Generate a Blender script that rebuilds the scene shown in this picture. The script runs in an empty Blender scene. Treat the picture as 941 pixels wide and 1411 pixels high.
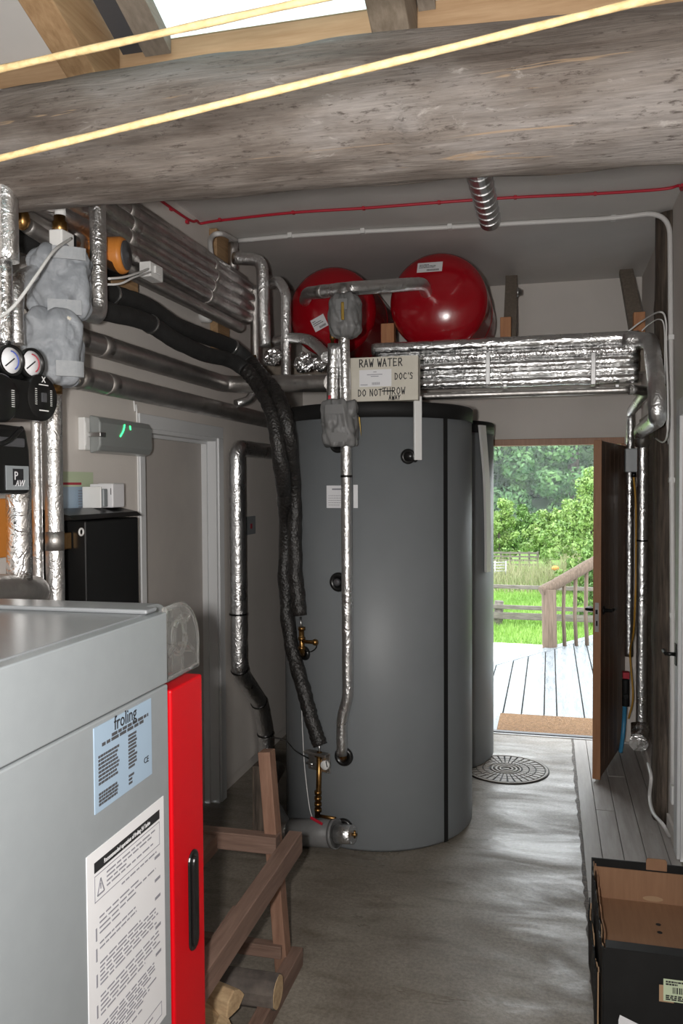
import bpy, math, random
import numpy as np
from mathutils import Vector, Matrix, noise
random.seed(7)
S = bpy.context.scene
C = S.collection
# ---------------------------------------------------------------- camera, sky, flash, exposure
FPX, PW, PH = 1139.0, 941, 1411
YAW, PITCH, ROLL = math.radians(14.117), math.radians(1.796), math.radians(0.33)
EYE = Vector((0, 0, 1.73))
_f = Vector((-math.sin(YAW)*math.cos(PITCH), math.cos(YAW)*math.cos(PITCH), -math.sin(PITCH)))
_r = Vector((math.cos(YAW), math.sin(YAW), 0))
_d = _f.cross(_r)
RT = math.cos(ROLL)*_r + math.sin(ROLL)*_d
DN = -math.sin(ROLL)*_r + math.cos(ROLL)*_d
cd = bpy.data.cameras.new('camera'); cam = bpy.data.objects.new('camera', cd); C.objects.link(cam)
cd.sensor_fit = 'VERTICAL'; cd.sensor_height = 24.0; cd.sensor_width = 24.0; cd.lens = 24.0*FPX/PH
cd.clip_start = 0.02; cd.clip_end = 600
m3 = Matrix((RT, -DN, -_f)).transposed()
cam.matrix_world = Matrix.Translation(EYE) @ m3.to_4x4()
S.camera = cam
S.view_settings.view_transform = 'Standard'; S.view_settings.look = 'None'
S.view_settings.gamma = 1; S.view_settings.use_curve_mapping = False
S.view_settings.exposure = 0.0
w = bpy.data.worlds.new('overcast_sky'); S.world = w; w.use_nodes = True
bg = w.node_tree.nodes['Background']; bg.inputs[0].default_value = (0.92, 0.97, 1.0, 1); bg.inputs[1].default_value = 5.4
# the photographer's flash, just left of the lens
ld = bpy.data.lights.new('camera_flash', 'AREA'); ld.shape = 'RECTANGLE'; ld.size = 0.05; ld.size_y = 0.07
ld.energy = 68; ld.color = (1.0, 0.965, 0.925)
fl = bpy.data.objects.new('camera_flash', ld); C.objects.link(fl)
fl.matrix_world = Matrix.Translation(EYE - RT*0.11 + _f*0.02 - DN*0.02) @ m3.to_4x4()

def ray(px, py): return RT*((px-PW/2)/FPX) + DN*((py-PH/2)/FPX) + _f
def A(px, py, X=None, Y=None, Z=None):
    d = ray(px, py)
    t = (X-EYE.x)/d.x if X is not None else (Y-EYE.y)/d.y if Y is not None else (Z-EYE.z)/d.z
    return EYE + d*t
def depth(p): return (Vector(p)-EYE).dot(_f)
def rad(wpx, p): return wpx*0.5*depth(p)/FPX
def onC(px, py, c, r):
    d = ray(px, py); ox, oy = EYE.x-c[0], EYE.y-c[1]
    a = d.x*d.x+d.y*d.y; b = 2*(ox*d.x+oy*d.y); k = ox*ox+oy*oy-r*r
    q = b*b-4*a*k
    t = (-b-math.sqrt(max(q, 0)))/(2*a)
    return EYE + d*t
# ---------------------------------------------------------------- materials
def lin(c): return tuple(((x/255)/12.92 if x/255 <= .04045 else ((x/255+.055)/1.055)**2.4) for x in c)
def mat(name, c1, c2=None, rough=.5, metal=0, scale=6, stretch=(1,1,1), bump=0, bscale=None, detail=5, lo=.35, hi=.65, spec=.5, dist=.01, kind='noise', coat=0, rvar=0):
    m = bpy.data.materials.new(name); m.use_nodes = True; nt = m.node_tree; N = nt.nodes; L = nt.links
    b = N['Principled BSDF']; b.inputs['Roughness'].default_value = rough; b.inputs['Metallic'].default_value = metal
    b.inputs['Specular IOR Level'].default_value = spec; b.inputs['Coat Weight'].default_value = coat
    b.inputs['Base Color'].default_value = (*c1, 1)
    if c2 is not None or bump or rvar:
        tc = N.new('ShaderNodeTexCoord'); mp = N.new('ShaderNodeMapping'); mp.inputs['Scale'].default_value = stretch
        L.new(tc.outputs['Object'], mp.inputs['Vector'])
    if c2 is not None or rvar:
        n = N.new('ShaderNodeTexNoise'); n.inputs['Scale'].default_value = scale; n.inputs['Detail'].default_value = detail; n.inputs['Roughness'].default_value = .6
        L.new(mp.outputs[0], n.inputs['Vector'])
        r = N.new('ShaderNodeValToRGB'); r.color_ramp.elements[0].position = lo; r.color_ramp.elements[1].position = hi
        r.color_ramp.elements[0].color = (*c1, 1); r.color_ramp.elements[1].color = (*(c2 or c1), 1)
        L.new(n.outputs['Fac'], r.inputs[0]); L.new(r.outputs[0], b.inputs['Base Color'])
        if rvar:
            mr = N.new('ShaderNodeMapRange'); mr.inputs['From Min'].default_value = lo; mr.inputs['From Max'].default_value = hi
            mr.inputs['To Min'].default_value = rough; mr.inputs['To Max'].default_value = rough+rvar
            L.new(n.outputs['Fac'], mr.inputs[0]); L.new(mr.outputs[0], b.inputs['Roughness'])
    if bump:
        if kind == 'voronoi':
            n2 = N.new('ShaderNodeTexVoronoi'); n2.inputs['Scale'].default_value = bscale or scale; o = n2.outputs['Distance']
            n3 = N.new('ShaderNodeTexNoise'); n3.inputs['Scale'].default_value = (bscale or scale)*.6; n3.inputs['Detail'].default_value = 3
            L.new(mp.outputs[0], n3.inputs['Vector'])
            vm = N.new('ShaderNodeVectorMath'); vm.operation = 'SCALE'; vm.inputs['Scale'].default_value = .02
            L.new(n3.outputs['Color'], vm.inputs[0])
            va = N.new('ShaderNodeVectorMath'); va.operation = 'ADD'; L.new(mp.outputs[0], va.inputs[0]); L.new(vm.outputs[0], va.inputs[1])
            L.new(va.outputs[0], n2.inputs['Vector'])
        else:
            n2 = N.new('ShaderNodeTexNoise'); n2.inputs['Scale'].default_value = bscale or scale; n2.inputs['Detail'].default_value = 4; o = n2.outputs['Fac']
            L.new(mp.outputs[0], n2.inputs['Vector'])
        bp = N.new('ShaderNodeBump'); bp.inputs['Strength'].default_value = bump; bp.inputs['Distance'].default_value = dist
        L.new(o, bp.inputs['Height']); L.new(bp.outputs[0], b.inputs['Normal'])
    return m
M = {}
M['plaster'] = mat('white_plaster', (.62,.58,.545), (.56,.525,.49), .75, scale=1.3, bump=.15, bscale=35, dist=.004)
M['ceiling'] = mat('white_ceiling_plaster', (.60,.58,.56), (.55,.535,.515), .75, scale=2, bump=.15, bscale=25, dist=.004)
def concrete():
    m = mat('worn_concrete', (.175,.15,.122), (.285,.255,.215), .62, scale=3.2, bump=.25, bscale=28, dist=.006, detail=8, lo=.3, hi=.7)
    nt = m.node_tree; N = nt.nodes; L = nt.links; b = N['Principled BSDF']
    tc = N.new('ShaderNodeTexCoord'); mp = N.new('ShaderNodeMapping'); mp.inputs['Scale'].default_value = (.9, 2.6, 1)
    L.new(tc.outputs['Object'], mp.inputs[0])
    n = N.new('ShaderNodeTexNoise'); n.inputs['Scale'].default_value = 1.6; n.inputs['Detail'].default_value = 7; n.inputs['Roughness'].default_value = .62; n.inputs['Distortion'].default_value = .6
    L.new(mp.outputs[0], n.inputs['Vector'])
    mr = N.new('ShaderNodeMapRange'); mr.inputs[1].default_value = .38; mr.inputs[2].default_value = .62; mr.inputs[3].default_value = .26; mr.inputs[4].default_value = .62
    L.new(n.outputs['Fac'], mr.inputs[0]); L.new(mr.outputs[0], b.inputs['Roughness'])
    # brown stains
    old = b.inputs['Base Color'].links[0].from_socket
    n2 = N.new('ShaderNodeTexNoise'); n2.inputs['Scale'].default_value = 5; n2.inputs['Detail'].default_value = 9; L.new(mp.outputs[0], n2.inputs['Vector'])
    r2 = N.new('ShaderNodeValToRGB'); r2.color_ramp.elements[0].position = .52; r2.color_ramp.elements[1].position = .72
    r2.color_ramp.elements[0].color = (0,0,0,1); r2.color_ramp.elements[1].color = (.55,.55,.55,1); L.new(n2.outputs['Fac'], r2.inputs[0])
    mx = N.new('ShaderNodeMix'); mx.data_type = 'RGBA'; mx.inputs[7].default_value = (.10,.075,.05,1)
    L.new(r2.outputs[0], mx.inputs[0]); L.new(old, mx.inputs[6])
    n3 = N.new('ShaderNodeTexNoise'); n3.inputs['Scale'].default_value = 70; n3.inputs['Detail'].default_value = 6; n3.inputs['Roughness'].default_value = .75; L.new(tc.outputs['Object'], n3.inputs['Vector'])
    r3 = N.new('ShaderNodeValToRGB'); r3.color_ramp.elements[0].position = .33; r3.color_ramp.elements[1].position = .62; r3.color_ramp.elements[0].color = (.45,.43,.40,1); r3.color_ramp.elements[1].color = (1.0,1.0,1.0,1); L.new(n3.outputs['Fac'], r3.inputs[0])
    m3_ = N.new('ShaderNodeMix'); m3_.data_type = 'RGBA'; m3_.blend_type = 'MULTIPLY'; m3_.inputs[0].default_value = .8; L.new(mx.outputs[2], m3_.inputs[6]); L.new(r3.outputs[0], m3_.inputs[7]); L.new(m3_.outputs[2], b.inputs['Base Color'])
    return m
M['concrete'] = concrete()
M['floor_board'] = mat('grey_floor_board', (.25,.225,.205), (.36,.335,.315), .5, scale=4, stretch=(8,.8,8), bump=.12, dist=.003, rvar=.15)
def wood(name, a, b_, axis, rough=.7, sc=9, bump=.35, lo=.3, hi=.7):
    st = [7, 7, 7]; st['xyz'.index(axis)] = .55
    return mat(name, a, b_, rough, scale=sc, stretch=tuple(st), bump=bump, bscale=sc*1.6, dist=.004, detail=7, lo=lo, hi=hi)
M['log'] = wood('weathered_grey_log', (.10,.085,.075), (.27,.235,.205), 'x', .8, 3.2, .7, .36, .66)
def logmat():
    m = mat('weathered_grey_log', (.1,.1,.1), None, .82, bump=.01); nt = m.node_tree; N = nt.nodes; L = nt.links; b = N['Principled BSDF']
    tc = N.new('ShaderNodeTexCoord')
    def nz(st, sc, det, dis=0, rough=.6):
        mp = N.new('ShaderNodeMapping'); mp.inputs['Scale'].default_value = st; L.new(tc.outputs['Object'], mp.inputs[0])
        n = N.new('ShaderNodeTexNoise'); n.inputs['Scale'].default_value = sc; n.inputs['Detail'].default_value = det; n.inputs['Distortion'].default_value = dis; n.inputs['Roughness'].default_value = rough
        L.new(mp.outputs[0], n.inputs['Vector']); return n.outputs['Fac']
    def ramp(o, *st):
        r = N.new('ShaderNodeValToRGB'); e = r.color_ramp.elements
        e[0].position, e[0].color = st[0][0], (*st[0][1],1); e[1].position, e[1].color = st[-1][0], (*st[-1][1],1)
        for p_, c_ in st[1:-1]: q = e.new(p_); q.color = (*c_,1)
        L.new(o, r.inputs[0]); return r.outputs[0]
    def mix(a, b_, f, mode='MIX'):
        x = N.new('ShaderNodeMix'); x.data_type = 'RGBA'; x.blend_type = mode
        for s_, k in ((a,6),(b_,7)):
            if isinstance(s_, tuple): x.inputs[k].default_value = (*s_,1)
            else: L.new(s_, x.inputs[k])
        if isinstance(f, (int,float)): x.inputs[0].default_value = f
        else: L.new(f, x.inputs[0])
        return x.outputs[2]
    grain = nz((.5,9,9), 4.5, 8, .3, .7); broad = nz((.8,3,3), 2.2, 5, .4); fine = nz((1.2,30,30), 9, 4); speck = nz((2.2,9,9), 9, 6, 0, .75); crack = nz((.28,7,7), 2.6, 4, .5)
    c = ramp(grain, (.30,(.055,.044,.038)), (.45,(.165,.14,.122)), (.58,(.27,.24,.215)), (.72,(.36,.315,.275)))
    c = mix(c, ramp(broad, (.36,(.10,.072,.056)), (.5,(.25,.215,.19)), (.64,(.40,.375,.36))), .62)
    c = mix(c, ramp(fine, (.3,(.45,.45,.45)), (.7,(1,1,1))), .55, 'MULTIPLY')
    c = mix(c, (.045,.032,.025), ramp(speck, (.56,(0,0,0)), (.66,(.8,.8,.8))))
    c = mix(c, (.55,.53,.50), ramp(nz((1.5,4,4), 5, 7, .6, .7), (.62,(0,0,0)), (.74,(.8,.8,.8))))
    c = mix(c, (.42,.30,.19), ramp(crack, (.655,(0,0,0)), (.67,(.8,.8,.8)), (.69,(0,0,0))))
    c = mix(c, (.74,.72,.71), 1.0, 'MULTIPLY'); L.new(c, b.inputs['Base Color'])
    bp = [n for n in N if n.type == 'BUMP'][0]; bp.inputs['Strength'].default_value = .8; bp.inputs['Distance'].default_value = .01
    for l in list(bp.inputs['Height'].links): L.remove(l)
    L.new(grain, bp.inputs['Height']); return m
M['log'] = logmat()
M['pine_y'] = wood('brown_pine', (.26,.155,.075), (.40,.26,.14), 'y')
M['pine_x'] = wood('honey_pine_board', (.34,.21,.11), (.46,.31,.18), 'x', bump=.1)
M['grey_timber'] = wood('greyed_timber', (.16,.125,.09), (.27,.22,.17), 'y')
M['grey_timber_z'] = wood('greyed_timber_upright', (.035,.026,.020), (.12,.092,.07), 'z', lo=.38, hi=.66)
M['sawn'] = wood('fresh_sawn_pine', (.36,.15,.07), (.45,.22,.10), 'z', bump=.15)
M['strut'] = wood('dusty_timber', (.17,.14,.11), (.25,.21,.17), 'y')
M['trolley_x'] = wood('reddish_brown_timber_x', (.115,.068,.05), (.20,.125,.095), 'x')
M['trolley_y'] = wood('reddish_brown_timber_y', (.115,.068,.05), (.20,.125,.095), 'y')
M['trolley_z'] = wood('reddish_brown_timber_z', (.15,.075,.048), (.24,.135,.09), 'z')
M['door_wood'] = wood('varnished_brown_door', (.085,.042,.022), (.16,.085,.045), 'z', .45, bump=.1)
M['door_edge'] = wood('varnished_door_edge', (.26,.115,.05), (.34,.16,.075), 'z', .45, bump=.1)
M['rail'] = wood('peeled_pole', (.075,.052,.036), (.155,.11,.08), 'z', .85)
M['fence'] = mat('old_fence_timber', (.09,.078,.066), (.17,.15,.13), .9, scale=6, stretch=(1,6,6))
M['deck'] = mat('wet_grey_deck_board', (.17,.19,.205), (.23,.25,.265), .22, spec=.16, scale=5, stretch=(6,.7,6), rvar=.14)
def foilmat(name, c1, c2, rough, big, small, sb, ss, stretch=(1,1,1)):
    m = mat(name, c1, c2, rough, 1, scale=9, rvar=.15); nt = m.node_tree; N = nt.nodes; L = nt.links; b = N['Principled BSDF']
    tc = N.new('ShaderNodeTexCoord'); mp = N.new('ShaderNodeMapping'); mp.inputs['Scale'].default_value = stretch; L.new(tc.outputs['Object'], mp.inputs[0])
    prev = None
    for s_, st, ds, di in ((sb, big, .012, 1.4), (ss, small, .004, .8)):
        n = N.new('ShaderNodeTexNoise'); n.inputs['Scale'].default_value = s_; n.inputs['Detail'].default_value = 2.5; n.inputs['Distortion'].default_value = di
        L.new(mp.outputs[0], n.inputs['Vector'])
        a = N.new('ShaderNodeMath'); a.operation = 'SUBTRACT'; a.inputs[1].default_value = .5; L.new(n.outputs['Fac'], a.inputs[0])
        c = N.new('ShaderNodeMath'); c.operation = 'ABSOLUTE'; L.new(a.outputs[0], c.inputs[0])
        bp = N.new('ShaderNodeBump'); bp.inputs['Strength'].default_value = st; bp.inputs['Distance'].default_value = ds; L.new(c.outputs[0], bp.inputs['Height'])
        if prev: L.new(prev.outputs[0], bp.inputs['Normal'])
        prev = bp
    L.new(prev.outputs[0], b.inputs['Normal']); return m
M['foil'] = foilmat('bright_crinkled_foil', (.86,.86,.86), (.66,.66,.66), .25, .6, .5, 20, 75)
M['foil_run'] = foilmat('bright_foil_drawn_lengthwise', (.86,.86,.86), (.66,.66,.66), .20, .7, .5, 22, 70, (.38,1,1))
M['foil_crumple'] = foilmat('crumpled_foil', (.86,.86,.86), (.6,.6,.6), .17, 1.0, .7, 18, 50)
M['foil_aged'] = foilmat('aged_crinkled_foil', (.66,.63,.62), (.42,.40,.39), .27, .6, .5, 15, 50, (1,.5,1))
M['foil_dull'] = foilmat('smooth_dull_foil', (.56,.54,.52), (.44,.42,.405), .36, .25, .2, 12, 45)
M['tape'] = mat('clear_shiny_tape', (.60,.59,.58), None, .24, 1, bump=.08, bscale=30, dist=.003)
M['lagging'] = mat('black_rubber_lagging', (.009,.009,.009), (.016,.016,.016), .75, scale=20, bump=.3, bscale=60, dist=.004)
M['wrapped'] = mat('black_wrapped_hose', (.010,.0095,.009), (.022,.02,.019), .38, scale=20, bump=.9, bscale=70, dist=.008)
M['tank'] = mat('grey_tank_jacket', (.165,.178,.188), (.185,.198,.208), .5, scale=1.6, bump=.05, bscale=90, dist=.002)
M['black'] = mat('black_plastic', (.007,.007,.007), None, .33, spec=.35)
M['blackmatt'] = mat('matt_black', (.008,.008,.008), None, .65, spec=.3)
M['rubber'] = mat('black_rubber_grommet', (.007,.007,.007), None, .32)
M['red'] = mat('glossy_red_paint', (.30,.003,.009), None, .2, coat=.3, bump=.04, bscale=60, dist=.002)
M['redpanel'] = mat('satin_red_panel', (.52,.001,.006), None, .42, spec=.22)
M['redcable'] = mat('red_cable_sheath', (.42,.012,.03), None, .45)
M['boiler'] = mat('silver_grey_paint', (.225,.245,.258), (.235,.255,.268), .34, scale=30, spec=.6, bump=.03, bscale=220, dist=.001)
M['boilertop'] = mat('silver_grey_lid', (.19,.20,.21), None, .28, bump=.03, bscale=200, dist=.001, spec=.6)
M['white'] = mat('white_plastic', (.68,.68,.67), None, .4)
M['cream'] = mat('cream_board', (.56,.53,.46), (.50,.47,.40), .6, scale=8)
M['paper'] = mat('white_paper', (.66,.66,.68), None, .5)
M['bluepaper'] = mat('pale_blue_plate', (.29,.385,.49), None, .4)
M['palegreen'] = mat('pale_green_paper', (.45,.52,.36), None, .6)
M['ink'] = mat('black_ink', (.012,.012,.014), None, .6)
M['greyink'] = mat('grey_ink', (.22,.22,.25), None, .6)
M['redink'] = mat('red_ink', (.35,.03,.05), None, .6)
M['blueink'] = mat('blue_ink', (.05,.08,.35), None, .6)
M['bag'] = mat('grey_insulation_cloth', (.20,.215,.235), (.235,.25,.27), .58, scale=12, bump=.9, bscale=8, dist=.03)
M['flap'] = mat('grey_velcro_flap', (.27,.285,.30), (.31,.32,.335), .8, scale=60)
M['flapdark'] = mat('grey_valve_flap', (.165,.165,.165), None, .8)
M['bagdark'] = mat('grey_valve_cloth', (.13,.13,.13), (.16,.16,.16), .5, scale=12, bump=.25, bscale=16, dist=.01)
M['brass'] = mat('brass', (.33,.19,.07), (.24,.13,.045), .33, 1, scale=30)
M['copper'] = mat('yellow_brass_lever', (.45,.30,.08), None, .4, 1)
M['steel'] = mat('galvanised_steel', (.55,.55,.55), (.42,.42,.42), .32, 1, scale=12)
M['orange'] = mat('orange_pump_paint', (.55,.20,.035), None, .45)
M['darkgrey'] = mat('dark_grey_cap', (.06,.06,.065), None, .5)
M['card'] = mat('brown_cardboard', (.235,.125,.068), (.27,.145,.08), .8, scale=5, stretch=(12,1,1), bump=.06, dist=.002)
M['cardblack'] = mat('black_printed_card', (.007,.007,.007), (.011,.011,.011), .55, scale=7, spec=.25)
M['cardedge'] = mat('torn_card_edge', (.34,.22,.13), None, .9)
M['rope'] = mat('cream_twine', (.34,.23,.105), (.44,.33,.17), .8, scale=60, bump=.5, bscale=120, dist=.003)
M['conduit'] = mat('white_conduit', (.62,.61,.60), None, .4)
M['architrave'] = mat('white_gloss_wood', (.60,.61,.62), None, .35)
M['doorwhite'] = mat('cream_door_leaf', (.46,.43,.40), (.42,.39,.37), .6, scale=3)
M['iron'] = mat('cast_iron', (.16,.14,.12), (.24,.21,.18), .5, scale=14, bump=.2, dist=.003)
M['coir'] = mat('coir_mat', (.16,.085,.035), (.27,.15,.07), .95, scale=40, bump=1.0, bscale=120, dist=.02)
M['bluehose'] = mat('blue_hose', (.05,.24,.42), None, .4)
M['yellow'] = mat('yellow_cable', (.50,.27,.04), None, .5)
M['log_bark'] = mat('firewood_bark', (.06,.05,.045), (.12,.10,.085), .9, scale=14, bump=.6, dist=.01)
M['log_split'] = mat('split_firewood', (.33,.22,.12), (.50,.36,.21), .8, scale=10, stretch=(1,5,5), bump=.4, dist=.006)
M['leaf_far'] = mat('far_tree_leaves', (.03,.095,.03), (.11,.23,.06), .6, scale=.5, detail=3)
M['leaf_light'] = mat('light_shrub_leaves', (.10,.20,.04), (.25,.36,.10), .6, scale=4)
M['leaf_dark'] = mat('mid_shrub_leaves', (.05,.12,.025), (.14,.25,.05), .6, scale=2)
M['weed'] = mat('tall_dry_grass', (.20,.24,.10), (.33,.31,.18), .8, scale=3)
M['lawn'] = mat('lawn_soil_and_grass', (.13,.25,.045), (.20,.34,.07), .9, scale=3)
M['blade'] = mat('grass_blade', (.16,.30,.05), (.25,.41,.085), .7, scale=1.5)
M['bark'] = mat('tree_bark', (.06,.05,.04), (.10,.085,.07), .9, scale=6)
M['gravel'] = mat('pale_gravel', (.55,.53,.50), (.68,.66,.63), .95, scale=30, bump=.5, dist=.02)
M['hill'] = mat('wooded_hillside', (.02,.05,.018), (.045,.085,.03), .9, scale=.5)
M['flower'] = mat('orange_flower', (.75,.28,.05), None, .6)
def clearplastic():
    m = bpy.data.materials.new('clear_plastic'); m.use_nodes = True; b = m.node_tree.nodes['Principled BSDF']
    b.inputs['Base Color'].default_value = (.93,.93,.91,1); b.inputs['Transmission Weight'].default_value = .93; b.inputs['Roughness'].default_value = .06; b.inputs['IOR'].default_value = 1.45
    return m
M['clear'] = clearplastic()
def smoky():
    m = bpy.data.materials.new('clear_diffuser'); m.use_nodes = True; b = m.node_tree.nodes['Principled BSDF']
    b.inputs['Base Color'].default_value = (.27,.285,.28,1); b.inputs['Roughness'].default_value = .3; b.inputs['Transmission Weight'].default_value = .15; b.inputs['Coat Weight'].default_value = .4
    return m
M['diffuser'] = smoky()
def emit(name, c, s):
    m = bpy.data.materials.new(name); m.use_nodes = True; b = m.node_tree.nodes['Principled BSDF']
    b.inputs['Base Color'].default_value = (*c,1); b.inputs['Emission Color'].default_value = (*c,1); b.inputs['Emission Strength'].default_value = s
    return m
M['led'] = emit('green_led', (.05,1,.25), 2.5)  # emissive green imitating the LED's reflection on the light cover
def glazing():
    m = bpy.data.materials.new('pale_tinted_roof_glazing'); m.use_nodes = True; nt = m.node_tree; N = nt.nodes; L = nt.links
    N.remove(N['Principled BSDF']); o = N['Material Output']
    g = N.new('ShaderNodeBsdfTransparent'); g.inputs[0].default_value = (.555,.605,.592,1)
    s = N.new('ShaderNodeBsdfGlossy'); s.inputs[1].default_value = .05
    mx = N.new('ShaderNodeMixShader'); mx.inputs[0].default_value = .04; L.new(g.outputs[0], mx.inputs[1]); L.new(s.outputs[0], mx.inputs[2]); L.new(mx.outputs[0], o.inputs[0])
    return m
M['glazing'] = glazing()
# ---------------------------------------------------------------- mesh helpers
class MB:
    def __init__(s): s.v = []; s.f = []; s.sm = []
    def add(s, v, f, smooth=False):
        o = len(s.v); s.v += [Vector(p) for p in v]; s.f += [tuple(i+o for i in q) for q in f]; s.sm += [smooth]*len(f); return s
    def box(s, lo, hi, mx=None):
        x0,y0,z0 = [min(a,b) for a,b in zip(lo,hi)]; x1,y1,z1 = [max(a,b) for a,b in zip(lo,hi)]
        v = [Vector(p) for p in ((x0,y0,z0),(x1,y0,z0),(x1,y1,z0),(x0,y1,z0),(x0,y0,z1),(x1,y0,z1),(x1,y1,z1),(x0,y1,z1))]
        if mx is not None: v = [mx @ p for p in v]
        return s.add(v, [(0,3,2,1),(4,5,6,7),(0,1,5,4),(1,2,6,5),(2,3,7,6),(3,0,4,7)])
    def prism(s, poly, h0, h1, mx=None):   # polygon in local xy (counter-clockwise), extruded along z
        n = len(poly)
        v = [Vector((x,y,h0)) for x,y in poly]+[Vector((x,y,h1)) for x,y in poly]
        if mx is not None: v = [mx @ p for p in v]
        return s.add(v, [tuple(range(n-1,-1,-1)), tuple(range(n,2*n))]+[(i,(i+1)%n,n+(i+1)%n,n+i) for i in range(n)])
    def bar(s, p0, p1, wd, ht, up=(0,0,1)):     # rectangular bar from p0 to p1 (centre line)
        p0, p1 = Vector(p0), Vector(p1); d = (p1-p0).normalized(); u = Vector(up)
        sx = d.cross(u).normalized(); sz = sx.cross(d)
        v = []
        for p in (p0, p1):
            for a, b in ((-1,-1),(1,-1),(1,1),(-1,1)): v.append(p+sx*a*wd/2+sz*b*ht/2)
        return s.add(v, [(0,1,2,3),(7,6,5,4),(0,4,5,1),(1,5,6,2),(2,6,7,3),(3,7,4,0)])
    def lathe(s, prof, mx, seg=24, smooth=True):    # prof: (r, z) along local z
        v = []; f = []; n = len(prof)
        for r, z in prof:
            for k in range(seg):
                a = 2*math.pi*k/seg; v.append(mx @ Vector((r*math.cos(a), r*math.sin(a), z)))
        for i in range(n-1):
            for k in range(seg):
                k2 = (k+1) % seg; f.append((i*seg+k, i*seg+k2, (i+1)*seg+k2, (i+1)*seg+k))
        s.add(v, f, smooth)
        o = len(s.v)-n*seg
        if prof[0][0] > 1e-5: s.f.append(tuple(o+k for k in range(seg-1,-1,-1))); s.sm.append(False)
        if prof[-1][0] > 1e-5: s.f.append(tuple(o+(n-1)*seg+k for k in range(seg))); s.sm.append(False)
        return s
    def cyl(s, p0, p1, r0, r1=None, seg=16):
        p0, p1 = Vector(p0), Vector(p1); L = (p1-p0).length
        return s.lathe([(r0,0),(r0 if r1 is None else r1,L)], axis(p0, p1-p0), seg)
    def tube(s, pts, r, seg=14, wob=0, rf=None):
        pts = [Vector(p) for p in pts]; n = len(pts); v = []; f = []
        t = (pts[1]-pts[0]).normalized(); u = t.orthogonal().normalized(); dist = 0
        for i, p in enumerate(pts):
            t2 = ((pts[min(i+1,n-1)]-pts[max(i-1,0)])).normalized()
            u = (u - t2*u.dot(t2)).normalized(); b = t2.cross(u)
            if i: dist += (p-pts[i-1]).length
            for k in range(seg):
                a = 2*math.pi*k/seg; d = u*math.cos(a)+b*math.sin(a)
                rr = r if rf is None else r*rf(dist, a)
                if wob: rr *= 1+wob*noise.noise((p+d*r)*22)
                v.append(p+d*rr)
        for i in range(n-1):
            for k in range(seg):
                k2 = (k+1) % seg; f.append((i*seg+k, i*seg+k2, (i+1)*seg+k2, (i+1)*seg+k))
        s.add(v, f, True)
        o = len(s.v)-n*seg
        s.f.append(tuple(o+k for k in range(seg-1,-1,-1))); s.sm.append(False)
        s.f.append(tuple(o+(n-1)*seg+k for k in range(seg))); s.sm.append(False)
        return s
    def ball(s, c, r, seg=14, rings=8, sc=(1,1,1)):
        prof = [(max(math.sin(math.pi*i/rings), 1e-4)*r, -math.cos(math.pi*i/rings)*r) for i in range(rings+1)]
        return s.lathe(prof, Matrix.Translation(c) @ Matrix.Diagonal((*sc,1)), seg)
def axis(p, d):
    d = Vector(d).normalized(); return Matrix.Translation(p) @ d.to_track_quat('Z','Y').to_matrix().to_4x4()
def frame(o, u, v):
    u, v = Vector(u).normalized(), Vector(v).normalized(); w_ = u.cross(v)
    m = Matrix((u, v, w_)).transposed().to_4x4(); m.translation = o; return m
def fillet(pts, rb, n=8):
    pts = [Vector(p) for p in pts]; out = [pts[0]]
    for i in range(1, len(pts)-1):
        a, b, c = pts[i-1], pts[i], pts[i+1]; d1, d2 = (a-b), (c-b)
        t = min(rb, d1.length*.48, d2.length*.48); p, q = b+d1.normalized()*t, b+d2.normalized()*t
        for k in range(n+1):
            s_ = k/n; out.append(p*(1-s_)**2+b*2*s_*(1-s_)+q*s_*s_)
    out.append(pts[-1]); res = [out[0]]
    for p in out[1:]:
        L = (p-res[-1]).length; k = max(1, int(L/.05)); a = res[-1].copy()
        if L < 1e-5: continue
        for j in range(1, k+1): res.append(a.lerp(p, j/k))
    return res
def spline(pts, n=8):
    P = [Vector(p) for p in pts]; P = [P[0]*2-P[1]]+P+[P[-1]*2-P[-2]]; out = []
    for i in range(1, len(P)-2):
        for k in range(n):
            t = k/n; a,b,c,d = P[i-1],P[i],P[i+1],P[i+2]
            out.append(.5*((2*b)+(c-a)*t+(2*a-5*b+4*c-d)*t*t+(3*b-a-3*c+d)*t**3))
    out.append(P[-2]); return out
def link(name, mb, m, parent=None, bevel=0):
    if True:
        me = bpy.data.meshes.new(name)
        lo = Vector((min(p[i] for p in mb.v) for i in range(3))); hi = Vector((max(p[i] for p in mb.v) for i in range(3)))
        base = Vector(((lo.x+hi.x)/2, (lo.y+hi.y)/2, lo.z))
        me.from_pydata([tuple(p-base) for p in mb.v], [], mb.f); me.polygons.foreach_set('use_smooth', mb.sm)
        me.materials.append(M[m] if isinstance(m, str) else m); me.update()
    o = bpy.data.objects.new(name, me); C.objects.link(o); o.location = base
    if parent is not None:
        o.parent = parent; o.location = base - world_loc(parent)
    if bevel:
        b = o.modifiers.new('bevel', 'BEVEL'); b.width = bevel; b.segments = 2; b.limit_method = 'ANGLE'
    return o
def world_loc(o):
    p = Vector(o.location); q = o.parent
    while q is not None: p += Vector(q.location); q = q.parent
    return p
def tag(o, label=None, cat=None, group=None, kind=None):
    if label: o['label'] = label
    if cat: o['category'] = cat
    if group: o['group'] = group
    if kind: o['kind'] = kind
    return o
def thing(name, label, cat, loc, group=None):
    o = bpy.data.objects.new(name, None); C.objects.link(o); o.location = loc; o.empty_display_size = .1
    return tag(o, label, cat, group)
def struct(name, mb, m, parent=None, bevel=0): return tag(link(name, mb, m, parent, bevel), kind='structure')
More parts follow.
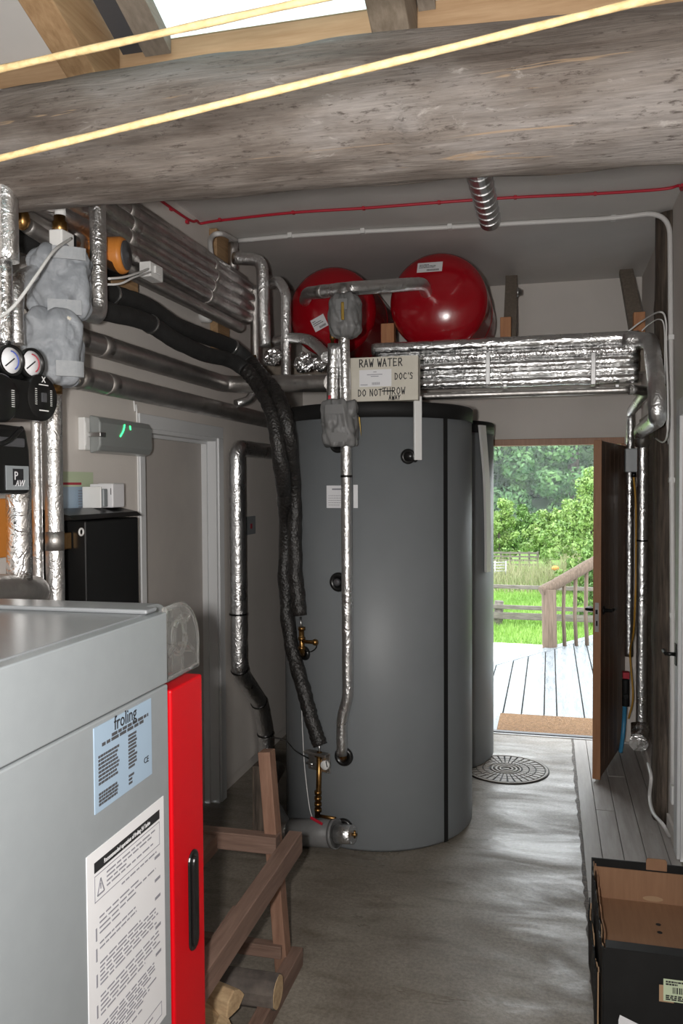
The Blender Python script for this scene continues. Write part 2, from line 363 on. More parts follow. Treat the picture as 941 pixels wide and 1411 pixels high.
def copy_part(src, parent, loc):
    o = bpy.data.objects.new(src.name.split('.')[0], src.data); C.objects.link(o)
    for md in src.modifiers:
        b = o.modifiers.new('bevel', 'BEVEL'); b.width = md.width; b.segments = md.segments; b.limit_method = 'ANGLE'
    o.parent = parent; o.location = Vector(loc)-world_loc(parent); return o
def text_mesh(s, size, mx, extrude=.0006, align='LEFT', shear=0):
    cu = bpy.data.curves.new('t', 'FONT'); cu.body = s; cu.size = size; cu.extrude = extrude; cu.align_x = align; cu.shear = shear; cu.resolution_u = 2
    o = bpy.data.objects.new('t', cu); C.objects.link(o); bpy.context.view_layer.update()
    me = bpy.data.meshes.new_from_object(o.evaluated_get(bpy.context.evaluated_depsgraph_get()))
    mb = MB(); mb.add([mx @ v.co for v in me.vertices], [tuple(p.vertices) for p in me.polygons])
    bpy.data.objects.remove(o); bpy.data.curves.remove(cu); bpy.data.meshes.remove(me); return mb
def lines_mb(mx, x0, y0, x1, y1, rows, th, fill=.85, seed=0, words=True):
    rnd = random.Random(seed); mb = MB()
    for i in range(rows):
        y = y0+(y1-y0)*(i+.5)/rows; x = x0; end = x0+(x1-x0)*(fill+(1-fill)*rnd.random() if rnd.random() < .7 else rnd.uniform(.3, .9))
        while x < end:
            L = rnd.uniform(.06, .16)*(x1-x0) if words else end-x
            mb.box((x, y-th/2, 0), (min(x+L, end), y+th/2, .0007), mx); x += L+.025*(x1-x0)
    return mb
# hand lettering: strokes on a 1 x 1.4 cell
HAND = {'A':[[(0,0),(.45,1.4),(.9,0)],[(.2,.5),(.75,.5)]],'C':[[(.9,1.2),(.5,1.4),(.1,.9),(.1,.4),(.5,0),(.9,.2)]],'D':[[(.1,0),(.1,1.4),(.6,1.25),(.9,.7),(.6,.1),(.1,0)]],
 'E':[[(.9,1.35),(.1,1.4),(.1,0),(.9,.05)],[(.1,.7),(.7,.75)]],'I':[[(.4,0),(.4,1.4)]],'K':[[(.1,0),(.1,1.4)],[(.85,1.4),(.1,.6),(.9,0)]],'L':[[(.1,1.4),(.1,0),(.9,.05)]],'N':[[(.1,0),(.1,1.4),(.85,0),(.85,1.4)]],
 'O':[[(.5,1.4),(.1,1),(.1,.4),(.45,0),(.9,.4),(.9,1),(.5,1.4)]],'R':[[(.1,0),(.1,1.4),(.7,1.35),(.85,1),(.6,.7),(.1,.65)],[(.4,.65),(.95,0)]],'S':[[(.85,1.25),(.4,1.4),(.15,1.05),(.75,.6),(.7,.1),(.1,.1)]],
 'T':[[(0,1.35),(1,1.4)],[(.5,1.4),(.45,0)]],'U':[[(.1,1.4),(.15,.2),(.5,0),(.85,.3),(.9,1.4)]],'W':[[(0,1.4),(.25,0),(.5,.9),(.75,0),(1,1.4)]],'H':[[(.1,0),(.1,1.4)],[(.9,0),(.85,1.4)],[(.1,.7),(.9,.7)]],
 'Y':[[(0,1.4),(.45,.7),(.9,1.4)],[(.45,.7),(.4,0)]],"'":[[(.3,1.4),(.2,1.1)]],'-':[[(-.1,.7),(3.2,.75)]],' ':[]}
def hand(mx, s, x, y, size, th):
    mb = MB(); rnd = random.Random(3)
    for ch in s:
        for st in HAND[ch]:
            P = [Vector((x+a*size*.75, y+b*size+rnd.uniform(-.03,.03)*size, 0)) for a, b in st]
            for a, b in zip(P, P[1:]):
                d = (b-a); L = d.length
                if L < 1e-6: continue
                q = Matrix.Translation(a) @ Matrix.Rotation(math.atan2(d.y, d.x), 4, 'Z')
                mb.box((-th/2,-th/2,0), (L+th/2, th/2, .0008), mx @ q)
        x += size*(.45 if ch == "'" else .62 if ch == ' ' else 0 if ch == '-' else 1.0)
    return mb
XL, XR, YF, ZC = -1.75, .59, 5.82, 3.1
#=BUILD=
# ================================================================ SETTING
fx = .155                                  # concrete ends here, floor boards run on to the right wall
floor = struct('floor', MB().box((XL-.15,-2.2,-.2),(fx,YF,0)).box((fx,-2.2,-.2),(XR+.15,YF,-.022)), 'concrete')
bx = [fx+.006, .243, .340, .441, .541, XR]
rnd = random.Random(5)
for i in range(5):
    cuts = [-2.2] + [c for c in ((1.2, 3.62), (.6, 4.55), (2.0, 5.1), (1.0, 4.3), (2.4, 4.9))[i]] + [YF]
    for a, b in zip(cuts, cuts[1:]):
        z = rnd.uniform(-.003, 0)
        link('floor_board', MB().box((bx[i]+.0015, a+.001, -.022), (bx[i+1]-.0015, b-.001, z)), 'floor_board', floor, .0015)
T = .15
rnd = random.Random(8); L_ = [(-2.2+8.0*i/160, fx-.004-rnd.random()**2*.012, fx+.005+rnd.random()**2*.006) for i in range(161)]
tag(link('joint_dirt', MB().add([q for y,a,b in L_ for q in ((a,y,.0012),(b,y,.0012),(b,y,-.02),(a,y,-.02))], [f_ for i in range(160) for f_ in ((4*i,4*i+1,4*i+5,4*i+4),(4*i+1,4*i+2,4*i+6,4*i+5),(4*i+3,4*i,4*i+4,4*i+7))]), 'grey_timber_z', floor), kind='stuff')
# left wall with its door opening (Y 3.335-4.20)
DY0, DY1, DZ = 3.335, 4.20, 2.005
wl = MB()
wl.box((XL-T,-2.2,0),(XL,DY0,ZC+.06)).box((XL-T,DY1,.085),(XL,YF,ZC+.06)).box((XL-T,DY0,DZ),(XL,DY1,ZC+.06)).box((XL-T,DY1,0),(XL-.03,YF,.085))
wl.box((XL-T,-2.2,ZC+.06),(XL,2.26,4.8))
struct('wall_left', wl, 'plaster')
wr = MB(); wr.box((XR,-2.2,0),(XR+T,3.02,ZC+.06)).box((XR,4.02,0),(XR+T,YF,ZC+.06)).box((XR,3.02,2.04),(XR+T,4.02,ZC+.06)).box((XR,-2.2,ZC+.06),(XR+T,2.26,4.8))
struct('wall_right', wr, 'plaster')
OX0, OX1, OZ = -.42, .465, 2.0
FT = .12
wf = MB(); wf.box((XL-T,YF,-.3),(OX0-.05,YF+FT,ZC+.06)).box((OX1+.02,YF,-.3),(XR+T,YF+FT,ZC+.06)).box((OX0-.05,YF,OZ+.045),(OX1+.02,YF+FT,ZC+.06))
struct('wall_far', wf, 'plaster')
struct('ceiling', MB().box((XL-T,3.10,ZC),(XR+T,YF+FT,ZC+.06)), 'ceiling')
struct('ceiling', MB().box((XL-T,2.25,2.965),(XR+T,3.10,3.0)).box((XL-T,3.06,3.0),(XR+T,3.10,ZC+.06)), 'ceiling')
struct('wall_back', MB().box((XL-T,-2.35,0),(-1.1,-2.2,4.9)).box((-.05,-2.35,0),(XR+T,-2.2,4.9)).box((-1.1,-2.35,2.2),(-.05,-2.2,4.9)).box((-1.1,-2.35,0),(-.05,-2.2,1.1)), 'plaster')  # opening left for the added fill window
# far doorway: brown frame, threshold, open door leaf
fr = tag(thing('trim_1', None, None, (0,YF,0)), kind='structure')
link('head', MB().box((OX0-.05,YF-.012,OZ),(OX1+.02,YF+.07,OZ+.045)), 'door_edge', fr, .003)
link('jamb', MB().box((OX0-.05,YF-.012,0),(OX0,YF+.07,OZ)), 'door_edge', fr, .003)
link('jamb', MB().box((OX1,YF-.012,0),(OX1+.03,YF+.07,OZ)), 'door_edge', fr, .003)
link('threshold', MB().box((OX0,YF-.01,-.02),(OX1,YF+.035,.012)), 'darkgrey', fr, .003)
link('threshold_strip', MB().box((OX0,YF-.028,-.02),(OX1,YF-.01,.006)), 'steel', fr, .002)
hinge = Vector((OX1-.008, YF-.02, 0)); fe = A(816, 1076, Z=0); dv = (fe-hinge); dv.z = 0; DL = dv.length; dv.normalize()
dn = Vector((-dv.y, dv.x, 0))              # normal, pointing to the right-hand wall side
if dn.x < 0: dn = -dn
TH = .045
dfr = frame(hinge+Vector((0,0,.012)), dv, (0,0,1))    # local x along leaf, y up, z = normal
sgn = 1 if (dv.cross(Vector((0,0,1)))).dot(dn) > 0 else -1
leaf = tag(thing('door_1', None, None, hinge), kind='structure')
nb = 6; bw = (DL-.02)/nb
zt = sorted((0, sgn*TH))
for i in range(nb):
    link('door_board', MB().box((.01+i*bw+.0015,.0,zt[0]+.006),(.01+(i+1)*bw-.0015,1.972,zt[1]-.006), dfr), 'door_wood', leaf, .003)
link('leading_edge', MB().box((DL-.012,0,zt[0]),(DL,1.975,zt[1]), dfr), 'door_edge', leaf, .002)
zm = sgn*TH/2
ly = A(820,850,Y=5.0).z-.012
lk = link('latch_plate', MB().box((DL-.001,ly-.085,zm-.011),(DL+.0015,ly+.085,zm+.011), dfr), 'steel', leaf)
link('latch_bolt', MB().box((DL,ly+.02,zm-.006),(DL+.012,ly+.045,zm+.006), dfr).box((DL,ly-.05,zm-.005),(DL+.004,ly-.02,zm+.005), dfr), 'black', lk)
for sd in (-1, 1):
    z0 = zt[0]-.002 if sd < 0 else zt[1]+.002
    h = link('lever_handle', MB().lathe([(.026,0),(.026,.006),(.012,.01),(.01,.05)], dfr @ Matrix.Translation((DL-.06,ly+.035,z0)) @ (Matrix.Rotation(math.pi,4,'X') if sd < 0 else Matrix()), 16).tube([dfr @ Vector((DL-.06,ly+.035,z0+sd*.048)), dfr @ Vector((DL-.10,ly+.037,z0+sd*.05)), dfr @ Vector((DL-.18,ly+.03,z0+sd*.046))], .009, 10), 'black', leaf)
for zz in (.25, 1.75):
    link('hinge', MB().cyl(hinge+Vector((-.004,.006,zz)), hinge+Vector((-.004,.006,zz+.09)), .006), 'steel', leaf)
# left door: white frame and cream flush leaf set back in the wall
d2 = tag(thing('door_2', None, None, (XL,3.77,0)), kind='structure')
rc = -.075
link('door_leaf', MB().box((XL+rc-.04,DY0+.03,.01),(XL+rc,DY1-.03,DZ-.03)), 'doorwhite', d2)
link('jamb', MB().box((XL-T,DY0,0),(XL+.004,DY0+.03,DZ)), 'architrave', d2)
link('jamb', MB().box((XL-T,DY1-.03,0),(XL+.004,DY1,DZ)), 'architrave', d2)
link('head', MB().box((XL-T,DY0+.03,DZ-.03),(XL+.004,DY1-.03,DZ)), 'architrave', d2)
link('door_stop', MB().box((XL+rc,DY1-.045,0),(XL+rc+.03,DY1-.03,DZ-.03)), 'architrave', d2)
link('door_stop', MB().box((XL+rc,DY0+.045,DZ-.045),(XL+rc+.03,DY1-.045,DZ-.03)), 'architrave', d2)
link('architrave', MB().box((XL,DY0-.035,0),(XL+.014,DY0+.012,DZ-.012)), 'architrave', d2, .003)
link('architrave', MB().box((XL,DY1-.012,0),(XL+.014,DY1+.055,DZ-.012)), 'architrave', d2, .003)
link('architrave', MB().box((XL,DY0-.035,DZ-.012),(XL+.014,DY1+.055,DZ+.05)), 'architrave', d2, .003)
# right door near the camera: white frame with a black lever handle
d3 = tag(thing('door_3', None, None, (XR,3.5,0)), kind='structure')
link('door_leaf', MB().box((XR+.03,3.04,.01),(XR+.07,4.00,2.03)), 'architrave', d3)
for y0, y1 in ((2.92,3.02),(4.02,4.12)):
    link('architrave', MB().box((XR-.018,y0,0),(XR,y1,2.12)), 'architrave', d3, .003)
link('architrave', MB().box((XR-.018,3.02,2.04),(XR,4.02,2.12)), 'architrave', d3, .003)
for y0, y1 in ((3.02,3.04),(4.00,4.02)): link('jamb', MB().box((XR-.004,y0,0),(XR+.12,y1,2.04)), 'architrave', d3)
hp = A(941,908,X=XR-.0)
hb = Vector((XR-.018, 4.07, A(936,908,X=XR-.02).z))
link('latch', MB().box(hb+Vector((0,-.02,-.05)), hb+Vector((-.006,.02,.05))).tube([hb+Vector((-.004,0,0)), hb+Vector((-.045,0,0)), hb+Vector((-.047,.075,.002))], .009, 10), 'black', d3)
# baseboards
struct('baseboard_left', MB().box((XL,1.2,0),(XL+.012,DY0-.04,.09)), 'architrave')
struct('baseboard_right', MB().box((XR-.012,4.13,0),(XR,4.40,.07)).box((XR-.012,4.62,0),(XR,YF,.07)), 'plaster')
# pitched roof over the near half: opaque boarding beside a translucent roof light
SL = .41
def rz(y): return 2.84+.20+(2.1-y)*SL
def roofbox(x0, x1, ya, yb, t=.05):
    return MB().add([(x0,ya,rz(ya)),(x1,ya,rz(ya)),(x1,yb,rz(yb)),(x0,yb,rz(yb)),(x0,ya,rz(ya)+t),(x1,ya,rz(ya)+t),(x1,yb,rz(yb)+t),(x0,yb,rz(yb)+t)], [(0,3,2,1),(4,5,6,7),(0,1,5,4),(1,2,6,5),(2,3,7,6),(3,0,4,7)])
GX0, GX1 = -1.27, -.36
struct('roof', roofbox(XL-T,GX0,-2.35,2.26).add(*(lambda b:(b.v,b.f))(roofbox(GX1,XR+T,-2.35,2.26))).add(*(lambda b:(b.v,b.f))(roofbox(GX0,GX1,-2.35,-.6))), 'ceiling')
wn = tag(thing('window_1', None, None, (-.8,1.5,rz(1.5))), kind='structure')
link('glazing_sheet', roofbox(GX0,GX1,-.6,2.26,.008), 'glazing', wn)
def kerb(x0, x1, t): 
    b = roofbox(x0, x1, -.6, 2.19, t); return MB().add([v-Vector((0,0,t+.002)) for v in b.v], b.f)
link('kerb', kerb(-1.19,-1.12,.03), 'darkgrey', wn)
link('kerb', kerb(-1.12,-1.04,.045), 'strut', wn)
link('kerb', kerb(-.335,-.29,.03), 'strut', wn)
# unseen window added in the wall behind the camera for daylight fill
w2 = tag(thing('window_2', None, None, (-.57,-2.25,.9)), kind='structure')
for a, b in (((-1.1,-2.3,1.1),(-1.05,-2.24,2.2)),((-.10,-2.3,1.1),(-.05,-2.24,2.2)),((-1.05,-2.3,1.1),(-.10,-2.24,1.15)),((-1.05,-2.3,2.15),(-.10,-2.24,2.2)),((-.6,-2.3,1.15),(-.55,-2.24,2.15))):
    link('window_bar', MB().box(a, b), 'architrave', w2)
# ================================================================ ROOF TIMBERS AND LOG
def log_mb(p0, p1, r0, r1, seg=56, n=170):
    p0, p1 = Vector(p0), Vector(p1); d = (p1-p0); v = []; f = []; u = Vector((0,1,0)); b = Vector((0,0,1))
    for i in range(n):
        t = i/(n-1); p = p0+d*t+Vector((0,0,.012*math.sin(math.pi*t))); r = r0+(r1-r0)*t+.004*math.sin(math.pi*t)
        for k in range(seg):
            a = 2*math.pi*k/seg; q = u*math.cos(a)+b*math.sin(a); x = p.x
            e = .009*noise.noise(Vector((x*1.3, math.cos(a)*.9, math.sin(a)*.9)))+.010*noise.noise(Vector((x*4, math.cos(a)*2.5, math.sin(a)*2.5+5)))
            g = noise.noise(Vector((x*1.1+3, math.cos(a)*9, math.sin(a)*9)))
            e -= .012*max(0, g-.28)*3
            e += .003*noise.noise(Vector((x*7, math.cos(a)*22, math.sin(a)*22)))
            kn = Vector((x+.30, (a-math.radians(215))*.16, 0)).length   # a knot
            e += .02*math.exp(-(kn/.035)**2)
            v.append(p+q*(r+e))
    for i in range(n-1):
        for k in range(seg):
            k2 = (k+1)%seg; f.append((i*seg+k, i*seg+k2, (i+1)*seg+k2, (i+1)*seg+k))
    return MB().add(v, f, True)
LZ0, LZ1 = 2.652, 2.606
lg = link('log_beam', log_mb((XL-.02,2.0,LZ0),(XR+.02,2.0,LZ1), .149, .165), 'log')
tag(lg, 'thick weathered grey log beam spanning the room overhead', 'beam')
b1 = tag(link('roof_board', MB().box((XL,2.20,2.70),(XR,2.245,3.005)), 'pine_x', None, .003), 'honey coloured pine board on edge behind the log beam', 'board')
def rafter(name, x, wd, y1, m, dz=.20, z0=2.84):
    yy = [-1.2, y1]; v = []
    for y in yy:
        zb = z0+(2.1-y)*SL
        for a, b in ((-1,0),(1,0),(1,1),(-1,1)): v.append((x+a*wd/2, y, zb+b*(dz-.004)))
    return link(name, MB().add(v, [(0,1,2,3),(7,6,5,4),(0,4,5,1),(1,5,6,2),(2,6,7,3),(3,7,4,0)]), m, None, .004)
tag(rafter('rafter', -1.245, .09, 2.19, 'pine_y'), 'wide brown rafter running down to the left end of the log beam', 'rafter')
tag(rafter('rafter', -.385, .095, 2.19, 'grey_timber'), 'grey ridged rafter resting on the middle of the log beam', 'rafter')
# twine washing lines from wall to wall
for n_, (a, b), lab in (('twine_line', ((0,95),(430,0)), 'cream twine line stretched across the skylight, the upper of two'), ('twine_line', ((0,218),(890,0)), 'cream twine line stretched in front of the log beam, the lower of two')):
    p, q = A(*a, Y=1.05), A(*b, Y=1.05); d = q-p
    p0, p1 = p+d*((XL-p.x)/d.x), p+d*((XR-p.x)/d.x)
    pts = [p0.lerp(p1, i/60) for i in range(61)]
    tag(link(n_, MB().tube(pts, .0050, 10, rf=lambda s,a: 1+.09*math.sin(s*520+a*2)), 'rope'), lab, 'rope')
# galvanised ribbed channel under the ceiling
p0, p1 = Vector((-.30,3.14,ZC)), Vector((-.30,A(673,310,Z=ZC-.03).y,ZC))
ch = thing('ribbed_duct', 'silver ribbed metal duct fixed under the white ceiling', 'duct', p0)
poly = [(-.055,0)]+[(.055*math.cos(math.pi-a), -.052*math.sin(a)-.01) for a in [math.pi*i/12 for i in range(13)]]+[(.055,0)]
link('cover', MB().prism([(x,y) for x,y in poly], 0, p1.y-p0.y, frame(p0,(1,0,0),(0,0,1)) @ Matrix.Rotation(math.pi,4,'Y')), 'steel', ch)
i = 0
y = p0.y+.05
while y < p1.y:
    link('rib', MB().prism([(x*1.05,yy*1.05) for x,yy in poly], 0, .012, frame((p0.x,y,ZC),(1,0,0),(0,0,1)) @ Matrix.Rotation(math.pi,4,'Y')), 'steel', ch); y += .09
# ================================================================ CEILING CABLES
def cable(name, lab, pts, r, m, cat='cable', sm=True, fil=None, seg=10):
    return tag(link(name, MB().tube(fillet(pts, fil, 10) if fil else (spline(pts) if sm else pts), r, seg), m), lab, cat)
zc = ZC-.0085
c0 = A(265,310,X=XL+.008)
ca = [Vector((XL+.008,3.14,ZC-.05)), Vector((XL+.010,3.80,ZC-.045)), Vector((XL+.014,3.93,ZC-.022)), A(275,308,Z=zc-.004)]
cb = [A(px,py,Z=zc) for px,py in ((288,306),(310,303),(404,293),(500,287),(605,279),(710,272),(820,267),(910,261))]
cc = [Vector((XR-.02,cb[-1].y-.03,zc)), Vector((XR-.008,cb[-1].y-.12,ZC-.04)), Vector((XR-.008,3.14,ZC-.06))]
rcab = cable('fire_alarm_cable', 'red cable clipped along the white ceiling edge', ca+cb+cc, .0068, 'redcable')
for px, py in ((236,288),(258,306),(303,303),(404,293),(501,287),(605,279),(710,272),(820,267),(928,259)):
    p = A(px,py,Z=zc) if px > 290 and px < 921 else (A(px,py,X=XL+.008) if px < 290 else Vector((XR-.01,cb[-1].y-.06,ZC-.02)))
    link('cable_clip', MB().box(p-Vector((.007,.011,.008)), p+Vector((.007,.011,.0075))), 'redcable', rcab, .002)
zc = ZC-.014
pp = [A(px,py,Z=zc) for px,py in ((326,332),(400,325),(500,319),(620,313),(760,305),(845,301))]
yv = A(922,420,X=XR-.014).y
cpts = [Vector((XL+.30,4.32,ZC-.16)), Vector((XL+.28,4.30,ZC-.05)), pp[0]]+pp[1:]
end = [Vector((XR-.014,4.42,zc)), Vector((XR-.014,4.38,2.75)), Vector((XR-.014,4.25,1.4)), Vector((XR-.014,4.165,.30))]
cd1 = tag(link('conduit', MB().tube(fillet(pp+[end[0]]+end[1:], .16, 12), .0125, 12), 'conduit'), 'white conduit crossing the ceiling and running down the right wall', 'conduit')
for p in [pp[1],pp[2],pp[3],pp[5]]: link('conduit_clip', MB().box(p-Vector((.012,.018,.012)), p+Vector((.012,.018,.0138))), 'white', cd1, .002)
for z in (2.45, 1.75, 1.1): 
    p = Vector((XR-.014, 4.38-(2.75-z)*.215/2.45, z)); link('conduit_clip', MB().box(p-Vector((.013,.018,.012)), p+Vector((.0138,.018,.012))), 'white', cd1, .002)
link('outlet_box', MB().box(end[-1]-Vector((.012,.03,.09)), end[-1]+Vector((.0138,.03,0))), 'white', cd1, .004)
cable('conduit_bend', 'short white conduit bend beside the timber on the left wall', [Vector((XL+.06,4.02,ZC-.22)), A(290,330,X=XL+.12), A(305,322,X=XL+.2), A(326,332,Z=zc)], .0125, 'conduit', 'conduit', seg=12)
# ================================================================ BUFFER TANKS
TC, TR, TH_ = (-.87, 4.237), .486, 2.12
TC2 = (-.83, 5.315)
def ring_part(c, r0, r1, z0, z1, seg=72): return MB().lathe([(r1,z0),(r1,z1)], Matrix.Translation((c[0],c[1],0)), seg)
def arc_strip(c, r, a0, a1, z0, z1, t=.004, n=6):
    v = []; f = []
    for i in range(n+1):
        a = a0+(a1-a0)*i/n
        for rr in (r, r+t):
            for z in (z0, z1): v.append((c[0]+rr*math.cos(a), c[1]+rr*math.sin(a), z))
    for i in range(n):
        o = 4*i; f += [(o+2,o+3,o+7,o+6),(o+1,o,o+4,o+5),(o+3,o+1,o+5,o+7),(o,o+2,o+6,o+4)]
    f += [(0,1,3,2),(4*n,4*n+2,4*n+3,4*n+1)]
    return MB().add(v, f, False)
def ang(p, c): return math.atan2(p.y-c[1], p.x-c[0])
def make_tank(c, lab, seams):
    t = thing('buffer_tank', lab, 'tank', (c[0],c[1],0), None)
    link('jacket', MB().lathe([(TR-.02,0),(TR,.02),(TR,TH_-.07)], Matrix.Translation((c[0],c[1],0)), 96), 'tank', t)
    link('top_band', MB().lathe([(TR+.004,TH_-.072),(TR+.005,TH_-.008),(TR-.003,TH_),(0.0001,TH_)], Matrix.Translation((c[0],c[1],0)), 96), 'blackmatt', t)
    for a, wd in seams: link('seam_strip', arc_strip(c, TR-.001, a-wd/2, a+wd/2, .01, TH_-.07), 'blackmatt', t)
    return t
sp = onC(614, 900, TC, TR)
tk = make_tank(TC, 'large grey cylindrical buffer tank with several black pipe grommets, nearest to camera', [(ang(sp,TC), .052), (ang(onC(390,900,TC,TR),TC)-.10, .06)])
t2 = make_tank(TC2, 'grey cylindrical buffer tank standing behind the first, beside the open doorway', [(-.75,.05)])
def grommet(px, py, r=.042):
    p = onC(px, py, TC, TR); d = Vector((p.x-TC[0], p.y-TC[1], 0)).normalized()
    return link('grommet', MB().lathe([(r,-.006),(r,.006),(r*.92,.014),(r*.62,.016),(r*.55,.008),(.0001,.006)], axis(p, d), 28), 'rubber', tk)
for px, py, r in ((466,612,.042),(562,629,.036),(467,802,.046),(474,1042,.046),(421,900,.034),(474,1141,.048)): grommet(px, py, r)
g = onC(466,802,TC,TR); link('plug', MB().lathe([(.018,0),(.018,.02),(.01,.024),(.0001,.024)], axis(g, (g.x-TC[0], g.y-TC[1], 0)), 8), 'darkgrey', tk)
def on_tank_card(px0, py0, px1, py1, name, m, parent, lines=None):
    p = onC((px0+px1)/2,(py0+py1)/2,TC,TR+.002); d = Vector((p.x-TC[0],p.y-TC[1],0)).normalized(); u = Vector((0,0,1)).cross(d)
    wd = (px1-px0)*depth(p)/FPX/abs(u.dot(RT)); ht = (py1-py0)*depth(p)/FPX
    fr_ = frame(p, u, (0,0,1))
    o = link(name, MB().box((-wd/2,-ht/2,-.001),(wd/2,ht/2,.0015), fr_), m, parent)
    return o, fr_ @ Matrix.Translation((0,0,.0015)), wd, ht
o, f_, wd, ht = on_tank_card(450,669,476,700,'label_card','paper',tk)
mb = lines_mb(f_, -wd*.4, ht*.1, wd*.4, -ht*.42, 5, .002, seed=2); mb.box((-wd*.2,ht*.3,0),(wd*.35,ht*.37,.0007), f_); link('print', mb, 'greyink', o)
on_tank_card(487,668,493,700,'label_card','paper',tk)
# thin scratch marks on the jacket
# white trunking
p0, p1 = onC(575,552,TC,TR+.01), onC(575,634,TC,TR+.01)
d = Vector((p1.x-TC[0],p1.y-TC[1],0)).normalized(); u = Vector((0,0,1)).cross(d)
zb = p1.z; f_ = frame(Vector((p1.x,p1.y,zb))-d*.004, u, (0,0,1)); h_ = 2.125-zb+.02
tr = thing('trunking', 'straight white cable trunking hanging down the front of the nearest grey tank', 'trunking', (p1.x,p1.y,zb))
link('cover', MB().box((-.019,0,-.0), (.019,h_,.016), f_), 'white', tr, .003)
link('cable', MB().tube(spline([f_ @ Vector((0,.01,.008)), f_ @ Vector((-.012,-.006,.012)), f_ @ Vector((-.03,.0,.014)), onC(562,629,TC,TR+.02)]), .004, 8), 'black', tr)
pts = []
for px, py in ((664,586),(667,620),(670,660),(671.5,710),(672,750),(672,788)):
    q = onC(px,py,TC2,TR+.012); pts.append(q)
mb = MB(); 
qs = spline(pts, 6); v=[]; f=[]
for i,q in enumerate(qs):
    d = Vector((q.x-TC2[0],q.y-TC2[1],0)).normalized(); u = Vector((0,0,1)).cross(d); d2_ = Vector((d.x, d.y, 0))
    for a,b in ((-1,0),(1,0),(1,1),(-1,1)): v.append(q+u*a*.03+d2_*(b*.016-.008))
    if i: o_=4*i-4; f += [(o_,o_+1,o_+5,o_+4),(o_+1,o_+2,o_+6,o_+5),(o_+2,o_+3,o_+7,o_+6),(o_+3,o_,o_+4,o_+7)]
n4=len(v)-4; f += [(3,2,1,0),(n4,n4+1,n4+2,n4+3)]
mb.add(v,f); tag(link('trunking', mb, 'conduit'), 'bowed white cable trunking on the rear tank beside the doorway', 'trunking')
# ================================================================ PIPE HELPERS
def pipe(name, lab, pts, r, m='foil', bend=.06, cat='pipe', group=None, bands=(), ties=(), wob=.05, curve=False, seg=16, bm='foil_dull', tm='black'):
    P = spline(pts, 10) if curve else fillet(pts, bend, 8)
    fine = [P[0]]
    for a in P[1:]:
        k = max(1, int((a-fine[-1]).length/.025)); b = fine[-1].copy()
        for j in range(1, k+1): fine.append(b.lerp(a, j/k))
    o = tag(link(name, MB().tube(fine, r, seg, wob), m), lab, cat, group)
    n = len(fine)
    for nm, lst, rr, wd, mm in (('tape_band', bands, 1.012, .03, bm), ('cable_tie', ties, 1.06, .005, tm)):
        for t in lst:
            i = min(max(1, int(t*n)), n-2); d = (fine[i+1]-fine[i-1]).normalized()
            link(nm, MB().tube([fine[i]-d*wd, fine[i]+d*wd], r*(rr+wob*.5), seg), mm, o)
    return o
def xw(px, py, X): return A(px, py, X=X)
# ---- left wall: upper bundle of foil wrapped pipes (run along the wall towards the tanks)
XB = -1.60
zs = [A(215,py,X=XB).z for py in (296,316,335,353,369)]
xs = [-1.66,-1.60,-1.585,-1.59,-1.60]
yE = A(347,400,X=XB).y
names = ['topmost','second','third','fourth','fifth']
for i,(z,x) in enumerate(zip(zs, xs)):
    pipe('insulated_pipe', 'foil wrapped pipe along the upper left wall, %s of the strapped bundle of five' % names[i], [(x,1.6,z),(x,yE-.02*i,z)], .036, 'foil_aged', group=None, bands=(.50,.80) , wob=.05, cat='pipe')
zl = A(215,393,X=-1.62).z
pipe('insulated_pipe', 'single dull foil pipe ending in a rounded stub below the strapped bundle', [(-1.62,2.2,zl),(-1.62,A(330,440,X=-1.62).y,zl)], .030, 'foil_dull', wob=.06)
# lower pair of fat grey foil pipes along left wall
XP = -1.63
zA = A(230,505,X=XP).z; zB = A(230,548,X=XP).z
p_el = A(350,529,X=XP)
fy = A(405,530,Y=3.95)
pipe('insulated_pipe', 'fat dull foil pipe along the left wall, upper of two, turning across the tank top', [(XP,2.3,zA),(XP,4.02,zA),(-1.0,3.90,A(405,530,Y=3.9).z),A(458,527,Y=3.80)], .043, 'foil_dull', bend=.09, bands=(.13,.2), wob=.03)
pipe('insulated_pipe', 'fat dull foil pipe along the left wall, lower of two', [(XP,2.3,zB),(XP,5.0,zB)], .043, 'foil_dull', bands=(.12,.19), wob=.03)
a = A(325,556,X=-1.60)
pipe('insulated_pipe', 'short bright foil pipe rising past the two fat pipes to a brass vent', [a, A(345,551,X=-1.545), A(351,530,X=-1.53), A(351,497,X=-1.53)], .022, 'foil', bend=.05)
v_ = A(351,497,X=-1.53)
tag(link('air_vent', MB().cyl(v_, v_+Vector((0,0,.03)), .008), 'brass'), 'tiny brass vent on top of the short bright foil pipe', 'valve')
# ---- corner pipes beside the red vessels
Yc = 4.20
def cy(px, py, dy=0): return A(px, py, Y=Yc+dy)
pipe('insulated_pipe', 'bright foil pipe bending down in front of the bundle end, leftmost of two', [cy(322,356), cy(361,358), cy(365,478)], rad(17,cy(361,400)), 'foil', bend=.06)
pipe('insulated_pipe', 'bright foil pipe hooking down beside the left red vessel, rightmost of two', [cy(372,392,.12), cy(384,386,.02), cy(394,402), cy(394,524,-.02)], rad(14,cy(390,440)), 'foil', bend=.05)
pipe('insulated_pipe', 'foil pipe stub rising under the white conduit bend', [cy(321,335,.05), cy(321,372,.05)], rad(14,cy(321,345)), 'foil_dull')
pipe('insulated_pipe', 'dull foil riser directly behind the leftmost bending foil pipe', [cy(352,395,.1), cy(352,525,.1)], rad(14,cy(352,450)), 'foil_dull')
pipe('insulated_pipe', 'curved foil pipe arching over to the twin foil columns', [cy(380,470,.1), cy(400,466,0), cy(424,468,-.15), cy(440,480,-.3), A(450,492,Y=3.74)], rad(14,cy(420,470)), 'foil', curve=True)
